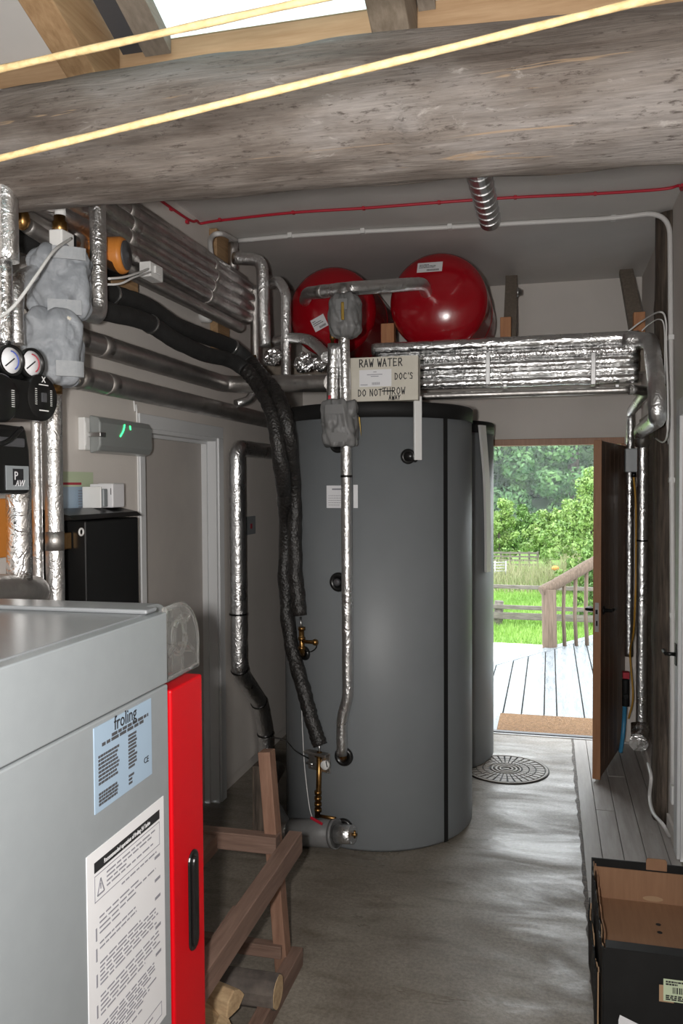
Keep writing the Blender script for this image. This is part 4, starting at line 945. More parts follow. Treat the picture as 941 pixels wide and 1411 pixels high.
link('body', MB().box((XL+.002,yc0,zb_),(XL+.06,yc1,zc1)), 'blackmatt', ca_, .004)
link('sloped_top', MB().prism([(0,zc1-.035),(.17,zc1-.035),(.15,zc1-.018),(.06,zc1+.001),(0,zc1+.001)], 0, yc1-yc0, frame((XL,yc1,0),(1,0,0),(0,0,1))), 'black', ca_, .003)
cdr = link('door', MB().box((XL+.06,yd0,zb_),(XL+.155,yc1-.003,zc1-.040)), 'black', ca_, .006)
q = A(112,733,X=XL+.157)
link('ring_pull', MB().tube([q+Vector((0,.012*math.cos(t_)*1.1,.012*math.sin(t_))) for t_ in [math.pi*2*i/20 for i in range(21)]], .0035, 8), 'white', cdr)
link('latch', MB().box((XL+.06,yd0-.05,zc1-.14),(XL+.10,yd0-.004,zc1-.08)), 'brass', ca_, .003)
# ================================================================ LEFT FOREGROUND PIPEWORK
XF = -1.52
def lf(px, py, X=XF): return A(px, py, X=X)
def vert(name, lab, px, ptop, pbot, wpx, X, m='foil', **k):
    a = lf(px,(ptop+pbot)/2,X); zt_ = lf(px,ptop,X).z; zb = lf(px,pbot,X).z
    return pipe(name, lab, [(X,a.y,zb),(X,a.y,zt_)], rad(wpx,a), m, **k)
r_ = lf(76,680); 
vert('insulated_pipe','tall bright foil riser between the black pump and the wall cabinet',75,540,905,25,XF,bands=(.45,),wob=.04,tm='foil')
vert('insulated_pipe','slim foil riser just left of the tall bright riser',52,575,900,14,XF-.02,m='foil')
vert('insulated_pipe','bulky crumpled foil riser below the black pump at the photo edge',26,660,800,34,-1.46,m='foil_crumple',wob=.10)
a = lf(-60,815,-1.46); b = lf(30,815,-1.46)
pipe('insulated_pipe','fat dull foil pipe lying just above the boiler lid at the photo edge',[a,b,lf(47,815,-1.52)], rad(46,b), 'foil_dull', bend=.05, wob=.06)
pa = lf(134,262,-1.50); pb = lf(134,438,-1.50)
pipe('insulated_pipe','foil pipe dropping from above and elbowing back below the orange pump',[(-1.50,pa.y,pa.z+.25),(-1.50,pa.y,pb.z),(-1.50,pa.y-.28,pb.z+.01)], rad(23,pa), 'foil', bend=.05, wob=.05)
pa = lf(104,262,-1.60); vert('insulated_pipe','foil riser in the shadow behind the upper grey valve bag',105,255,430,26,-1.62,m='foil_dull')
pa = lf(8,262,-1.40); pb = lf(8,360,-1.40); r0 = rad(32,pa)
pipe('insulated_pipe','wide bright foil riser at the photo edge above the gauges',[(-1.40,pa.y,pb.z),(-1.40,pa.y,pa.z+.25)], r0, 'foil', wob=.04)
pipe('insulated_pipe','narrower foil pipe continuing below the wide riser at the photo edge',[(-1.41,pa.y,lf(8,478,-1.41).z),(-1.41,pa.y,pb.z)], r0*.68, 'foil_crumple')
pipe('insulated_pipe','curved foil pipe coming out beside the lower grey valve bag',[lf(22,475,-1.44),lf(20,430,-1.44),lf(24,392,-1.45),lf(42,378,-1.49),lf(60,372,-1.53)], rad(24,lf(22,440,-1.44)), 'foil', curve=True)
pipe('insulated_pipe','dull slanting foil pipe in the shadow below the log beam',[lf(36,310,-1.60),lf(90,345,-1.60)], rad(22,lf(50,320,-1.6)), 'foil_dull')
hose_b = [lf(10,330,-1.62),lf(50,345,-1.62),lf(90,372,-1.62),lf(120,392,-1.61),xw(100,388,-1.60)]
pipe('insulated_pipe','black lagged pipe in the dark behind the foil risers',[lf(-5,318,-1.66),lf(90,352,-1.66)], .04, 'lagging')
# brass fitting, white tail and actuator over the upper bag
q0, q1, q2 = lf(83,345,-1.50), lf(83,298,-1.50), lf(83,272,-1.50)
bf = thing('brass_fitting','brass pipe fitting with a white tail above the upper grey valve bag','fitting',q0)
link('body', MB().lathe([(.018,0),(.018,(q1.z-q0.z)*.5),(.024,(q1.z-q0.z)*.55),(.024,(q1.z-q0.z)*.8),(.018,(q1.z-q0.z)*.85),(.018,q1.z-q0.z)], Matrix.Translation(q0), 16), 'brass', bf)
link('tail', MB().cyl(q1, q2+Vector((0,0,.1)), .017), 'white', bf)
q = lf(31,302,-1.5); tag(link('brass_fitting', MB().ball(q,.022,12,8,(1,1,1.5)), 'brass'), 'small brass cap between the foil risers under the log beam', 'fitting')
q = lf(89,334,-1.44)
ac = thing('actuator','small white actuator box with a black end on the upper grey valve bag','actuator',q-Vector((0,0,.035)))
link('case', MB().box(q+Vector((-.025,-.045,-.028)), q+Vector((.02,.022,.028))), 'white', ac, .004)
link('end_cap', MB().box(q+Vector((-.024,.022,-.027)), q+Vector((.02,.036,.027))), 'black', ac, .003)
cable('thin_cable','white cable drooping from the small actuator to the photo edge',[q+Vector((.02,.005,.012)),lf(75,345,-1.36),lf(50,380,-1.34),lf(25,415,-1.33),lf(5,434,-1.33),lf(-10,440,-1.33)],.0045,'white')
bag_px('valve_bag','plump grey cloth valve bag at upper left, the upper of two',42,343,124,441,'bag',[(-.2,.75,.36,.17),(-.35,.6,-.38,.2)],1,X=-1.46,yaw=.55,asp=.8,pinch=.6)
bag_px('valve_bag','plump grey cloth valve bag at upper left, the lower of two',32,428,114,532,'bag',[(.1,.95,-.30,.2)],2,X=-1.46,yaw=.55,asp=.8,pinch=.5)
q = lf(70,530,-1.46); tag(link('brass_fitting', MB().lathe([(.02,-.03),(.034,-.028),(.034,-.005),(.024,0),(.024,.015),(.0001,.016)], Matrix.Translation(q), 16), 'brass'), 'brass union under the lower grey valve bag', 'fitting')
q = lf(94,440,-1.40); tag(link('drawstring', MB().ball(q,.018,10,6,(1.2,1.4,.7)), 'cream'), 'knotted white drawstring between the two grey valve bags', 'cord')
q = lf(100,524,-1.42); tag(link('drawstring', MB().ball(q,.02,10,6,(1.2,1.4,.8)), 'cream'), 'knotted white drawstring under the lower grey valve bag', 'cord')
# orange circulator pump and its white clip box
yo0,yo1,zo0,zo1 = wbox(148,330,170,385,-1.56)
op = thing('circulator_pump','orange circulator pump with a dark grey round end, under the foil bundle','pump',(-1.56,(yo0+yo1)/2,zo0))
q = lf(169,352,-1.50)
link('body', MB().lathe([(.05,-.20),(.055,-.19),(.066,-.05),(.066,.0),(.058,.012)], axis(q,(1,.15,0)), 28).box((q.x-.14,q.y-.10,zo0+.03),(q.x-.02,q.y+.07,q.z)), 'orange', op, .004)
link('end_cap', MB().lathe([(.052,.008),(.052,.016),(.047,.019),(.012,.019),(.010,.024),(.0001,.024)], axis(q,(1,.15,0)), 28), 'darkgrey', op)
link('terminal_box', MB().box((q.x-.13,q.y-.11,zo0),(q.x-.01,q.y+.065,zo0+.034)), 'black', op, .004)
q2 = lf(210,375,-1.55)
cb2 = thing('terminal_clip','small white terminal box clipped to the single foil pipe near the orange pump','box',q2-Vector((0,0,.03)))
link('case', MB().box(q2+Vector((-.03,-.055,-.03)), q2+Vector((.02,.055,.03))), 'white', cb2, .004)
link('clip', MB().box(q2+Vector((.02,-.03,-.012)), q2+Vector((.03,.02,.018))), 'white', cb2, .003)
cable('thin_cable','white cable between the orange pump and the terminal box, the upper of two',[lf(150,384,-1.5),lf(170,382,-1.49),lf(190,376,-1.5),q2+Vector((.01,-.05,0))],.0045,'white')
cable('thin_cable','white cable between the orange pump and the terminal box, the lower of two',[lf(140,392,-1.52),lf(165,391,-1.49),lf(185,382,-1.49),q2+Vector((.015,-.04,-.01))],.004,'white')
q = lf(176,388,-1.66); tag(link('timber_block', MB().box((XL,q.y-.11,q.z-.09),(-1.67,q.y+.11,q.z+.05)), 'pine_y', None, .004), 'brown timber block on the wall under the orange pump', 'timber')
# ---- black pump station with two dial gauges
XG = -1.33
y0,y1,z0,z1 = wbox(-40,470,50,520,XG)
ps = thing('pump_station','black pump station with two dial gauges and a PAW plate','pump station',(XG-.06,y1-.1,A(20,682,X=XG).z))
link('gauge_housing', MB().prism([(0,z0),(.10,z0),(.115,z0+.02),(.115,z1-.035),(.085,z1),(0,z1)], 0, y1-y0, frame((XG-.115,y1,0),(1,0,0),(0,0,1))), 'black', ps, .012)
for px, py, ink in ((12,497,'blueink'),(41,501,'redink')):
    q = A(px,py,X=XG+.004)
    bz = link('gauge_bezel', MB().lathe([(.040,-.004),(.040,.012),(.034,.014),(.033,.006),(.0001,.006)], axis(q,(1,-.25,0)), 28), 'black', ps)
    d_ = Vector((1,-.25,0)).normalized(); u_ = Vector((0,0,1)).cross(d_); fg = frame(q+d_*.0065,u_,(0,0,1))
    link('dial_face', MB().lathe([(.0325,-.001),(.0325,.001),(.0001,.001)], frame(q+d_*.0065,u_,(0,0,1)), 28), 'paper', bz)
    mb = MB()
    pts_ = [fg @ Vector((.024*math.cos(a_),.024*math.sin(a_),.0015)) for a_ in [math.radians(-60+ (150)*i/16) for i in range(17)]]
    mb.tube(pts_, .0018, 6); link('scale', mb, ink, bz)
    link('needle', MB().bar(fg @ Vector((-.018,-.016,.003)), fg @ Vector((.010,.006,.003)), .003, .0015, up=tuple(d_)), 'ink', bz)
y0,y1,z0,z1 = wbox(-40,522,58,576,XG)
vb = link('valve_block', MB().prism([(y0,z0),(y1-.03,z0),(y1-.008,z0+.02),(y1,z0+.05),(y1,z1-.05),(y1-.008,z1-.02),(y1-.03,z1),(y0,z1)], -.10, .02, frame((XG,0,0),(0,1,0),(0,0,1))), 'black', ps, .004)
q = A(57,548,X=XG+.021)
kb = link('valve_disc', MB().lathe([(.062,-.03),(.062,.0),(.056,.006),(.0001,.006)], axis(q,(1,-.1,0)), 32), 'black', ps)
fg = frame(q+Vector((.007,0,0)),(0.1,1,0),(0,0,1))
mb = MB(); mb.box((-.018,.032,0),(.018,.0345,.001),fg).box((-.018,-.036,0),(.018,-.033,.001),fg)
for i in range(9): mb.box((.026,-.02+.005*i,0),(.033,-.0185+.005*i,.001),fg).box((-.033,-.02+.005*i,0),(-.026,-.0185+.005*i,.001),fg)
x_ = text_mesh('X',.022,fg @ Matrix.Translation((-.007,.040,0))); mb.add(x_.v,x_.f); tag(link('scale_marks', mb, 'white', kb), kind='stuff')
link('slot', MB().box((-.008,-.012,-.001),(.008,.012,.004),fg), 'darkgrey', kb)
q = A(2,548,X=XG+.03)
kb2 = link('valve_disc', MB().lathe([(.06,-.03),(.06,.0),(.054,.006),(.0001,.006)], axis(q,(1,-.1,0)), 32), 'black', ps)
fg = frame(q+Vector((.007,0,0)),(0.1,1,0),(0,0,1)); mb = MB()
for i in range(9): mb.box((.026,-.02+.005*i,0),(.036,-.0185+.005*i,.001),fg)
tag(link('scale_marks', mb, 'white', kb2), kind='stuff')
y0,y1,z0,z1 = wbox(-60,583,44,682,XG+.03)
pbd = link('pump_body', MB().prism([(y0,z0),(y1-.01,z0),(y1,z0+.02),(y1-.005,z1-.06),(y1-.02,z1),(y0,z1)], -.16, 0, frame((XG+.03,0,0),(0,1,0),(0,0,1))), 'black', ps, .012)
link('pump_shoulder', MB().box((XG-.10,y0,z1-.055),(XG+.034,y1-.03,z1-.03)), 'darkgrey', pbd, .006)
link('stem', MB().cyl((XG-.04,y1-.09,z1-.02),(XG-.04,y1-.09,z1+.05),.016), 'black', pbd)
y0,y1,z0,z1 = wbox(8,642,39,675,XG+.031)
fp = frame((XG+.0315,y0,z0),(0,1,0),(0,0,1)); W_,H_ = y1-y0, z1-z0
pl = link('plate', MB().box((0,0,-.001),(W_,H_,.001),fp), 'boiler', ps)
link('plate_panel', MB().box((W_*.28,H_*.2,.001),(W_*.75,H_*.88,.0016),fp), 'ink', pl)
f2 = fp @ Matrix.Translation((0,0,.0016))
lt = link('lettering', text_mesh('P',H_*.50,f2 @ Matrix.Translation((W_*.33,H_*.42,0)),align='LEFT'), 'paper', pl)
link('lettering', text_mesh('AW',H_*.36,f2 @ Matrix.Translation((W_*.38,H_*.16,0)),align='LEFT',shear=.2), 'paper', pl)
cable('pump_cable','black cable curling round the pump under the gauges',[A(30,590,X=XG+.05),A(15,605,X=XG+.06),A(0,612,X=XG+.06),A(-12,615,X=XG+.05)],.006,'black')
q = lf(2,740,-1.52); tag(link('wall_board', MB().box((XL+.02,q.y-.35,lf(0,775,-1.6).z),(XL+.05,lf(14,740,XL+.05).y,lf(0,688,-1.6).z)), 'orange', None, .003), 'orange brown board behind the foil at the photo edge', 'board')
# ================================================================ BOILER
BX, BY0, BY1, BZ = -.80, .22, 1.632, 1.462
bo = thing('boiler','large silver grey log boiler with a red front door at lower left','boiler',(-1.12,.95,0))
link('base_panel', MB().box((-1.45,BY0,.06),(BX,BY1,1.304)), 'boiler', bo, .004)
link('plinth', MB().box((-1.43,BY0+.02,0),(BX-.02,BY1-.02,.06)), 'darkgrey', bo)
link('side_rail', MB().box((BX-.03,BY0,1.308),(BX+.001,BY1-.004,BZ-.002)), 'boiler', bo, .003)
link('lid', MB().box((-1.452,BY0,1.31),(BX-.031,BY1-.004,BZ)), 'boilertop', bo, .003)
link('lid_lip', MB().box((-1.452,BY1-.055,BZ),(BX-.02,BY1-.006,BZ+.010)), 'boilertop', bo, .004)
# clear moulded corner cap
cap = MB(); R_ = .10; yc_ = BY1; zc_ = BZ
arc = [(yc_,1.312),(yc_+.165,1.312+.0)]+[(yc_+.165-R_+R_*math.cos(a_), zc_+.005-R_+R_*math.sin(a_)) for a_ in [math.pi/2*i/10 for i in range(11)]]+[(yc_,zc_+.005)]
cp = link('corner_cap', MB().prism(arc, -.012, 0, frame((BX-.002,0,0),(0,1,0),(0,0,1))), 'clear', bo, .006)
link('rim', MB().tube([Vector((BX-.006,y_,z_)) for y_,z_ in arc+[arc[0]]], .0065, 8), 'clear', cp)
link('boss_ring', MB().tube([Vector((BX-.02,yc_+.085+.030*math.cos(a_),1.392+.040*math.sin(a_))) for a_ in [2*math.pi*i/24 for i in range(25)]], .006, 8), 'clear', cp)
for a_ in (45,90,140,200,270,330):
    ca_, sa_ = math.cos(math.radians(a_)), math.sin(math.radians(a_))
    link('stiffener', MB().bar((BX-.022,yc_+.085+.034*ca_,1.392+.043*sa_),(BX-.022,yc_+.083+.072*ca_,1.385+.072*sa_), .008, .03, up=(1,0,0)), 'clear', cp)
link('front_roll', MB().prism(arc, -(.63), -.06, frame((BX-.002,0,0),(0,1,0),(0,0,1))), 'boilertop', bo, .003)
# red front door seen on edge, with its recessed black grip
dr = link('front_door', MB().box((-1.45,BY1+.006,.16),(BX+.004,BY1+.172,1.288)), 'redpanel', bo, .005)
ga, gb = A(264,1172,X=BX+.004), A(267,1308,X=BX+.004); gy = ga.y+.005; zm_ = (ga.z+gb.z)/2; hl = (ga.z-gb.z)/2; gw = .026
ov = [(gw*math.cos(a_), (hl-gw)+gw*math.sin(a_)) for a_ in [math.pi*i/10 for i in range(11)]]+[(gw*math.cos(a_), -(hl-gw)+gw*math.sin(a_)) for a_ in [math.pi+math.pi*i/10 for i in range(11)]]
gr_ = link('grip_recess', MB().prism(ov, -.004, .0045, frame((BX+.004,gy,zm_),(0,1,0),(0,0,1))), 'rubber', dr, .003)
link('grip_bar', MB().prism([(x_*.45,y_*.9) for x_,y_ in ov], .002, .012, frame((BX+.004,gy-.006,zm_),(0,1,0),(0,0,1))), 'black', gr_, .004)
# rating plate and instruction label on the side
def side(px, py): return A(px, py, X=BX+.001)
a, b, c_ = side(129,1004), side(207,966), side(135,1120)
fb = frame((BX+.0005,a.y,c_.z),(0,1,0),(0,0,1)); W_, H_ = b.y-a.y+.003, a.z-c_.z
rp = link('rating_plate', MB().box((0,0,-.001),(W_,H_,.001),fb), 'bluepaper', bo, .0)
f2 = fb @ Matrix.Translation((0,0,.001))
link('lettering', text_mesh('froling',H_*.24,f2 @ Matrix.Translation((W_*.32,H_*.85,0)) @ Matrix.Diagonal((.9,1,1,1)),extrude=.0008), 'ink', rp)
link('lettering', text_mesh('CE',H_*.11,f2 @ Matrix.Translation((W_*.84,H_*.20,0)) @ Matrix.Diagonal((1,1,1,1)),extrude=.0008), 'ink', rp)
mb = lines_mb(f2,W_*.28,H_*.83,W_*.95,H_*.79,1,.006,seed=1); m2 = lines_mb(f2,W_*.12,H_*.78,W_*.95,H_*.74,1,.006,seed=2); mb.add(m2.v,m2.f)
for r_0,r_1,n_,x0_,x1_ in ((.66,.30,8,.06,.40),(.22,.06,4,.06,.40),(.70,.26,10,.56,.72),(.20,.06,3,.56,.66)):
    m2 = lines_mb(f2,W_*x0_,H_*r_0,W_*x1_,H_*r_1,n_,.0045,seed=n_); mb.add(m2.v,m2.f)
tag(link('print', mb, 'darkgrey', rp), kind='stuff')
a, b = side(119,1182), side(225,1096)
zb_ = side(238,1373).z-.02
fb = frame((BX+.0005,a.y,zb_),(0,1,0),(0,0,1)); W_, H_ = b.y-a.y, a.z-zb_
il = link('instruction_label', MB().box((0,0,-.001),(W_,H_,.001),fb), 'paper', bo)
f2 = fb @ Matrix.Translation((0,0,.001))
hb_ = link('heading_bar', MB().box((W_*.08,H_*.915,0),(W_*.93,H_*.955,.0007),f2), 'ink', il)
link('lettering', text_mesh('Recommended operation of froling S4 Turbo',H_*.026,f2 @ Matrix.Translation((W_*.19,H_*.926,.0007)) @ Matrix.Diagonal((.80,1,1,1)),extrude=.0004), 'paper', hb_)
mb = MB()
for (y_a,y_b) in ((.80,.90),(.03,.09)):
    for s_ in ((.08,y_a,.93,y_a+.003),(.08,y_b,.93,y_b+.003),(.08,y_a,.085,y_b),(.925,y_a,.93,y_b)): mb.box((W_*s_[0],H_*s_[1],0),(W_*s_[2],H_*s_[3],.0006),f2)
for g0,g1,n_,x0_,x1_ in ((.89,.82,4,.22,.9),(.79,.77,1,.40,.93),(.74,.66,4,.13,.93),(.64,.60,2,.13,.6),(.56,.46,6,.13,.93),(.43,.34,5,.13,.93),(.31,.16,10,.13,.93),(.08,.04,2,.13,.8)):
    m2 = lines_mb(f2,W_*x0_,H_*g0,W_*x1_,H_*g1,n_,.0030,seed=int(g0*100)); mb.add(m2.v,m2.f)
for y_ in (.75,.65,.57,.44,.32): mb.box((W_*.85,H_*y_,0),(W_*.93,H_*y_+.006,.0006),f2)
for y_a in (.70,.62,.52,.40,.30,.2): mb.box((W_*.085,H_*(y_a-.05),0),(W_*.10,H_*y_a,.0006),f2)
tri = [(W_*.11,H_*.82),(W_*.19,H_*.82),(W_*.15,H_*.88)]
for p_,q_ in zip(tri, tri[1:]+tri[:1]): mb.bar(f2 @ Vector((*p_,.0004)), f2 @ Vector((*q_,.0004)), .003, .0006, up=(1,0,0))
mb.box((W_*.145,H_*.838,0),(W_*.155,H_*.86,.0006),f2)
tag(link('print', mb, 'greyink', il), kind='stuff')
# ================================================================ WOODEN TROLLEY AND FIREWOOD
fp_ = A(392,1338,Z=0); TY = fp_.y; tx = fp_.x
tr = thing('log_trolley','rough brown timber log trolley between the boiler and the grey tank','trolley',(tx-.3,TY-.4,0))
pt0, pt1, pt2 = A(391,1336,Y=TY), A(377,1190,Y=TY+.02), A(367,1034,Y=TY+.05)
link('post', MB().bar(pt0+Vector((0,0,-.0)), pt2, .046, .06, up=(0,1,0)), 'trolley_z', tr, .003)
zr = A(398,1172,Y=TY-.03).z
r0_ = Vector((tx+.012,TY+.03,zr)); 
link('side_rail', MB().bar((tx+.030,TY+.05,zr), (tx+.030,1.86,zr-.02), .05, .075), 'trolley_y', tr, .003)
link('side_rail', MB().bar((tx+.0,2.32,zr-.028), (tx+.0,1.86,zr-.055), .035, .07), 'trolley_y', tr, .003)
zx = zr+.006
link('cross_rail', MB().bar((tx-.02,TY+.0,zx), (-1.62,TY+.0,zx), .05, .062), 'trolley_x', tr, .003)
link('inner_rail', MB().bar((-1.18,TY-.02,zx-.01), (-1.18,1.86,zx-.02), .05, .06), 'trolley_y', tr, .003)
link('post', MB().bar((-1.60,TY,0), (-1.60,TY+.04,.85), .05, .06, up=(0,1,0)), 'trolley_z', tr, .003)
link('runner', MB().bar((tx+.032,TY+.05,.033), (tx+.032,1.86,.033), .045, .066), 'trolley_y', tr, .003)
link('runner', MB().bar((-1.58,TY+.05,.033), (-1.58,1.86,.033), .045, .066), 'trolley_y', tr, .003)
link('bottom_rail', MB().bar((tx,TY-.02,.085), (-1.60,TY-.02,.085), .04, .045), 'trolley_x', tr, .003)
for yy in (1.95,2.15,2.35): link('slat', MB().bar((tx+.01,yy,.012),(-1.555,yy,.012), .06, .02), 'trolley_x', tr, .002)
def firewood(lab, c, L_, r, yaw, tilt, kind, seed):
    rnd = random.Random(seed); poly = []
    if kind == 'round': poly = [(r*math.cos(a_)*rnd.uniform(.95,1.05), r*math.sin(a_)*rnd.uniform(.95,1.05)) for a_ in [2*math.pi*i/16 for i in range(16)]]
    else: poly = [(-r,-.5*r),(.2*r,-.75*r),(r,-.3*r),(.75*r,.3*r),(.2*r,.8*r),(-.5*r,.45*r)]
    mx = Matrix.Translation(c) @ Matrix.Rotation(yaw,4,'Z') @ Matrix.Rotation(math.pi/2,4,'X') @ Matrix.Rotation(tilt,4,'Z')
    t = thing('firewood', lab, 'log', Vector(c)-Vector((0,0,r)), None)
    link('wood', MB().prism(poly,-L_/2,L_/2,mx), 'log_bark' if kind == 'round' else 'log_split', t, .004)
    for s_ in (-1,1):
        link('cut_end', MB().prism([(x_*.93,y_*.93) for x_,y_ in poly], s_*L_/2-.001, s_*L_/2+.0015, mx), 'log_split', t)
    return t
e1_ = A(383,1366,Y=2.50)
firewood('round grey barked log with a pale cut end lying at the back of the trolley',(e1_.x-.17,2.50,.09),.34,.055,math.pi/2,.1,'round',1)
firewood('pale split log lying across the trolley in front of the round log',(tx-.13,2.41,.115),.19,.048,1.25,.3,'split',2)
firewood('narrow split log leaning at the front of the trolley',(tx-.10,2.31,.075),.20,.038,.5,.6,'split',3)
firewood('dark split log beside the red boiler door',(tx-.27,2.36,.11),.26,.055,.15,1.5,'split',4)
firewood('dark barked round log low beside the red boiler door',(tx-.42,2.34,.08),.30,.06,.1,.0,'round',5)
firewood('split log standing out at the front edge of the trolley bed',(tx-.05,2.25,.065),.18,.036,.1,2.2,'split',6)
# old timber foot and wall base right of the white door
q = A(354,1165,Z=0)
tag(link('timber_stub', MB().box((q.x-.03,q.y+.02,0),(q.x+.05,q.y+.12,A(354,1058,Y=q.y).z)), 'grey_timber_z', None, .005), 'short greyed timber stub standing behind the log trolley', 'timber')
# ================================================================ CARDBOARD BOX
bxa = A(817,1182,Z=.30)
X0, X1, Yb, Yf_, H_ = .160, .565, 3.27, 2.625, .30
cbx = thing('cardboard_box','open black cardboard box with brown inside on the floor at lower right','box',(.36,2.95,0))
tk_ = .006
link('back_wall', MB().box((X0,Yb-tk_,.004),(X1,Yb,H_)), 'cardblack', cbx)
link('back_lining', MB().box((X0+.01,Yb-tk_-.003,.15),(X1,Yb-tk_,H_-.030)), 'card', cbx)
link('front_wall', MB().box((X0+.006,Yf_,.004),(X1,Yf_+tk_,H_)), 'cardblack', cbx)
link('front_fold', MB().box((X0+.012,Yf_-.0,H_),(X1,Yf_+.045,H_+.005)), 'cardblack', cbx)
link('right_wall', MB().box((X1-tk_,Yf_+tk_,.004),(X1,Yb-tk_,H_)), 'cardblack', cbx)
link('bottom', MB().box((X0+.008,Yf_+tk_,.145),(X1-tk_,Yb-tk_,.152)), 'card', cbx)
def torn(xa, dz, seed, m, t=.004, zb=.004, y_0=Yf_+.006, y_1=Yb-.006, h=H_, amp=.022):
    rnd = random.Random(seed); n = 34; v = []; f = []
    for i in range(n+1):
        y_ = y_0+(y_1-y_0)*i/n; zt_ = h-dz-(amp*rnd.random() if 0 < i < n else 0)-.03*math.sin(math.pi*i/n)*(1 if dz else .4); xo = .006*noise.noise(Vector((y_*9,seed,0)))
        v += [(xa+xo,y_,zb),(xa+t+xo,y_,zb),(xa+t+xo*1.6,y_,zt_),(xa+xo*1.6,y_,zt_)]
    for i in range(n):
        o_ = 4*i; f += [(o_,o_+1,o_+5,o_+4),(o_+1,o_+2,o_+6,o_+5),(o_+2,o_+3,o_+7,o_+6),(o_+3,o_,o_+4,o_+7)]
    f += [(3,2,1,0),(4*n,4*n+1,4*n+2,4*n+3)]
    return MB().add(v,f)
link('torn_side', torn(X0,.0,1,'cardblack',.005), 'cardblack', cbx)
link('torn_lining', torn(X0+.006,.012,2,'cardedge',.004), 'cardedge', cbx)
link('torn_lining', torn(X0+.016,.020,4,'card',.004), 'card', cbx)
link('torn_flap', torn(X0-.016,.09,6,'cardblack',.005,y_0=Yf_+.05,y_1=Yb-.14), 'cardblack', cbx)
link('torn_flap_edge', torn(X0-.011,.105,7,'cardedge',.004,y_0=Yf_+.05,y_1=Yb-.15), 'cardedge', cbx)
q = A(904,1187,Y=Yb)
link('brown_tab', MB().prism([(-.037,0),(.037,0),(.037,.036),(.031,.044),(-.031,.044),(-.037,.036)], -.003, .003, frame((q.x,Yb-tk_-.004,q.z-.030),(1,0,0),(0,0,1))), 'card', cbx, .001)
q = A(900,1243,Y=Yb-.02)
ovl = [(.036*math.cos(a_),.010*math.sin(a_)) for a_ in [2*math.pi*i/20 for i in range(20)]]
link('hand_hole', MB().prism(ovl,-.0005,.001,frame((q.x,Yb-tk_-.0035,.168),(1,0,0),(0,0,1))), 'cardedge', cbx)
for px,py in ((907,1274),(909,1285)):
    q = A(px,py,Z=.153); link('punched_hole', MB().lathe([(.009,0),(.009,.001),(.0001,.001)], Matrix.Translation(q), 10), 'ink', cbx)
qa, qb = A(914,1348,Y=Yf_), A(941,1382,Y=Yf_)
fs = frame((qa.x,Yf_-.001,qb.z),(1,0,0),(0,0,1)); W_, H2 = .13, qa.z-qb.z
st = link('barcode_label', MB().box((0,0,-.0005),(W_,H2,.001),fs), 'palegreen', cbx)
f2 = fs @ Matrix.Translation((0,0,.001)); mb = lines_mb(f2,W_*.05,H2*.95,W_*.5,H2*.72,2,.005,seed=3); m2 = lines_mb(f2,W_*.05,H2*.3,W_*.9,H2*.05,3,.004,seed=4); mb.add(m2.v,m2.f)
rnd = random.Random(4); x_ = W_*.2
while x_ < W_*.75: b_ = rnd.uniform(.001,.004); mb.box((x_,H2*.38,0),(x_+b_,H2*.66,.0007),f2); x_ += b_+rnd.uniform(.0015,.004)
tag(link('print', mb, 'ink', st), kind='stuff')
link('label_backing', MB().box((-.012,-.004,-.0005),(.03,H2*.7,.0003),fs), 'cardedge', cbx)
link('label_scrap', MB().add([(q_.x,Yf_-.0015,q_.z) for q_ in (A(852,1405,Y=Yf_),A(854,1398,Y=Yf_),A(880,1411,Y=Yf_),A(880,1425,Y=Yf_),A(852,1425,Y=Yf_))],[(0,4,3,2,1)]), 'paper', cbx)
# ================================================================ MANHOLE COVER
mc = A(697,1060,Z=0)
mh = thing('manhole_cover','round cast iron manhole cover with a radial stud pattern by the doorway','manhole cover',(mc.x,mc.y,0))
MR = .258
link('plate', MB().lathe([(MR,-.004),(MR,.003),(MR-.012,.003),(MR-.014,.0015),(.0001,.0015)], Matrix.Translation((mc.x,mc.y,.001)), 64), 'blackmatt', mh)
link('outer_ring', MB().lathe([(MR-.022,.002),(MR-.022,.0065),(MR-.006,.0065),(MR-.006,.002)], Matrix.Translation((mc.x,mc.y,0)), 64), 'iron', mh)
for r0_,r1_ in ((.030,.045),(.054,.070),(.080,.092)): link('inner_ring', MB().lathe([(r0_,.002),(r0_,.0065),(r1_,.0065),(r1_,.002)], Matrix.Translation((mc.x,mc.y,0)), 48), 'iron', mh)
link('key_slot', MB().box((mc.x-.02,mc.y-.008,.002),(mc.x+.02,mc.y+.008,.006)), 'iron', mh)
mb = MB(); ns = 34
for r_i,(r0_,r1_) in enumerate(((.102,.136),(.143,.176),(.183,.230))):
    for i in range(ns):
        a0,a1 = 2*math.pi*(i+.14)/ns, 2*math.pi*(i+.86)/ns
        P = [(r0_,a0),(r1_,a0),(r1_,a1),(r0_,a1)]
        mb.prism([(r_*math.cos(a_),r_*math.sin(a_)) for r_,a_ in P], .0015, .0065, Matrix.Translation((mc.x,mc.y,0)))
tag(link('stud_pattern', mb, 'iron', mh), kind='stuff')
# ================================================================ OUTSIDE
GZ = -.42
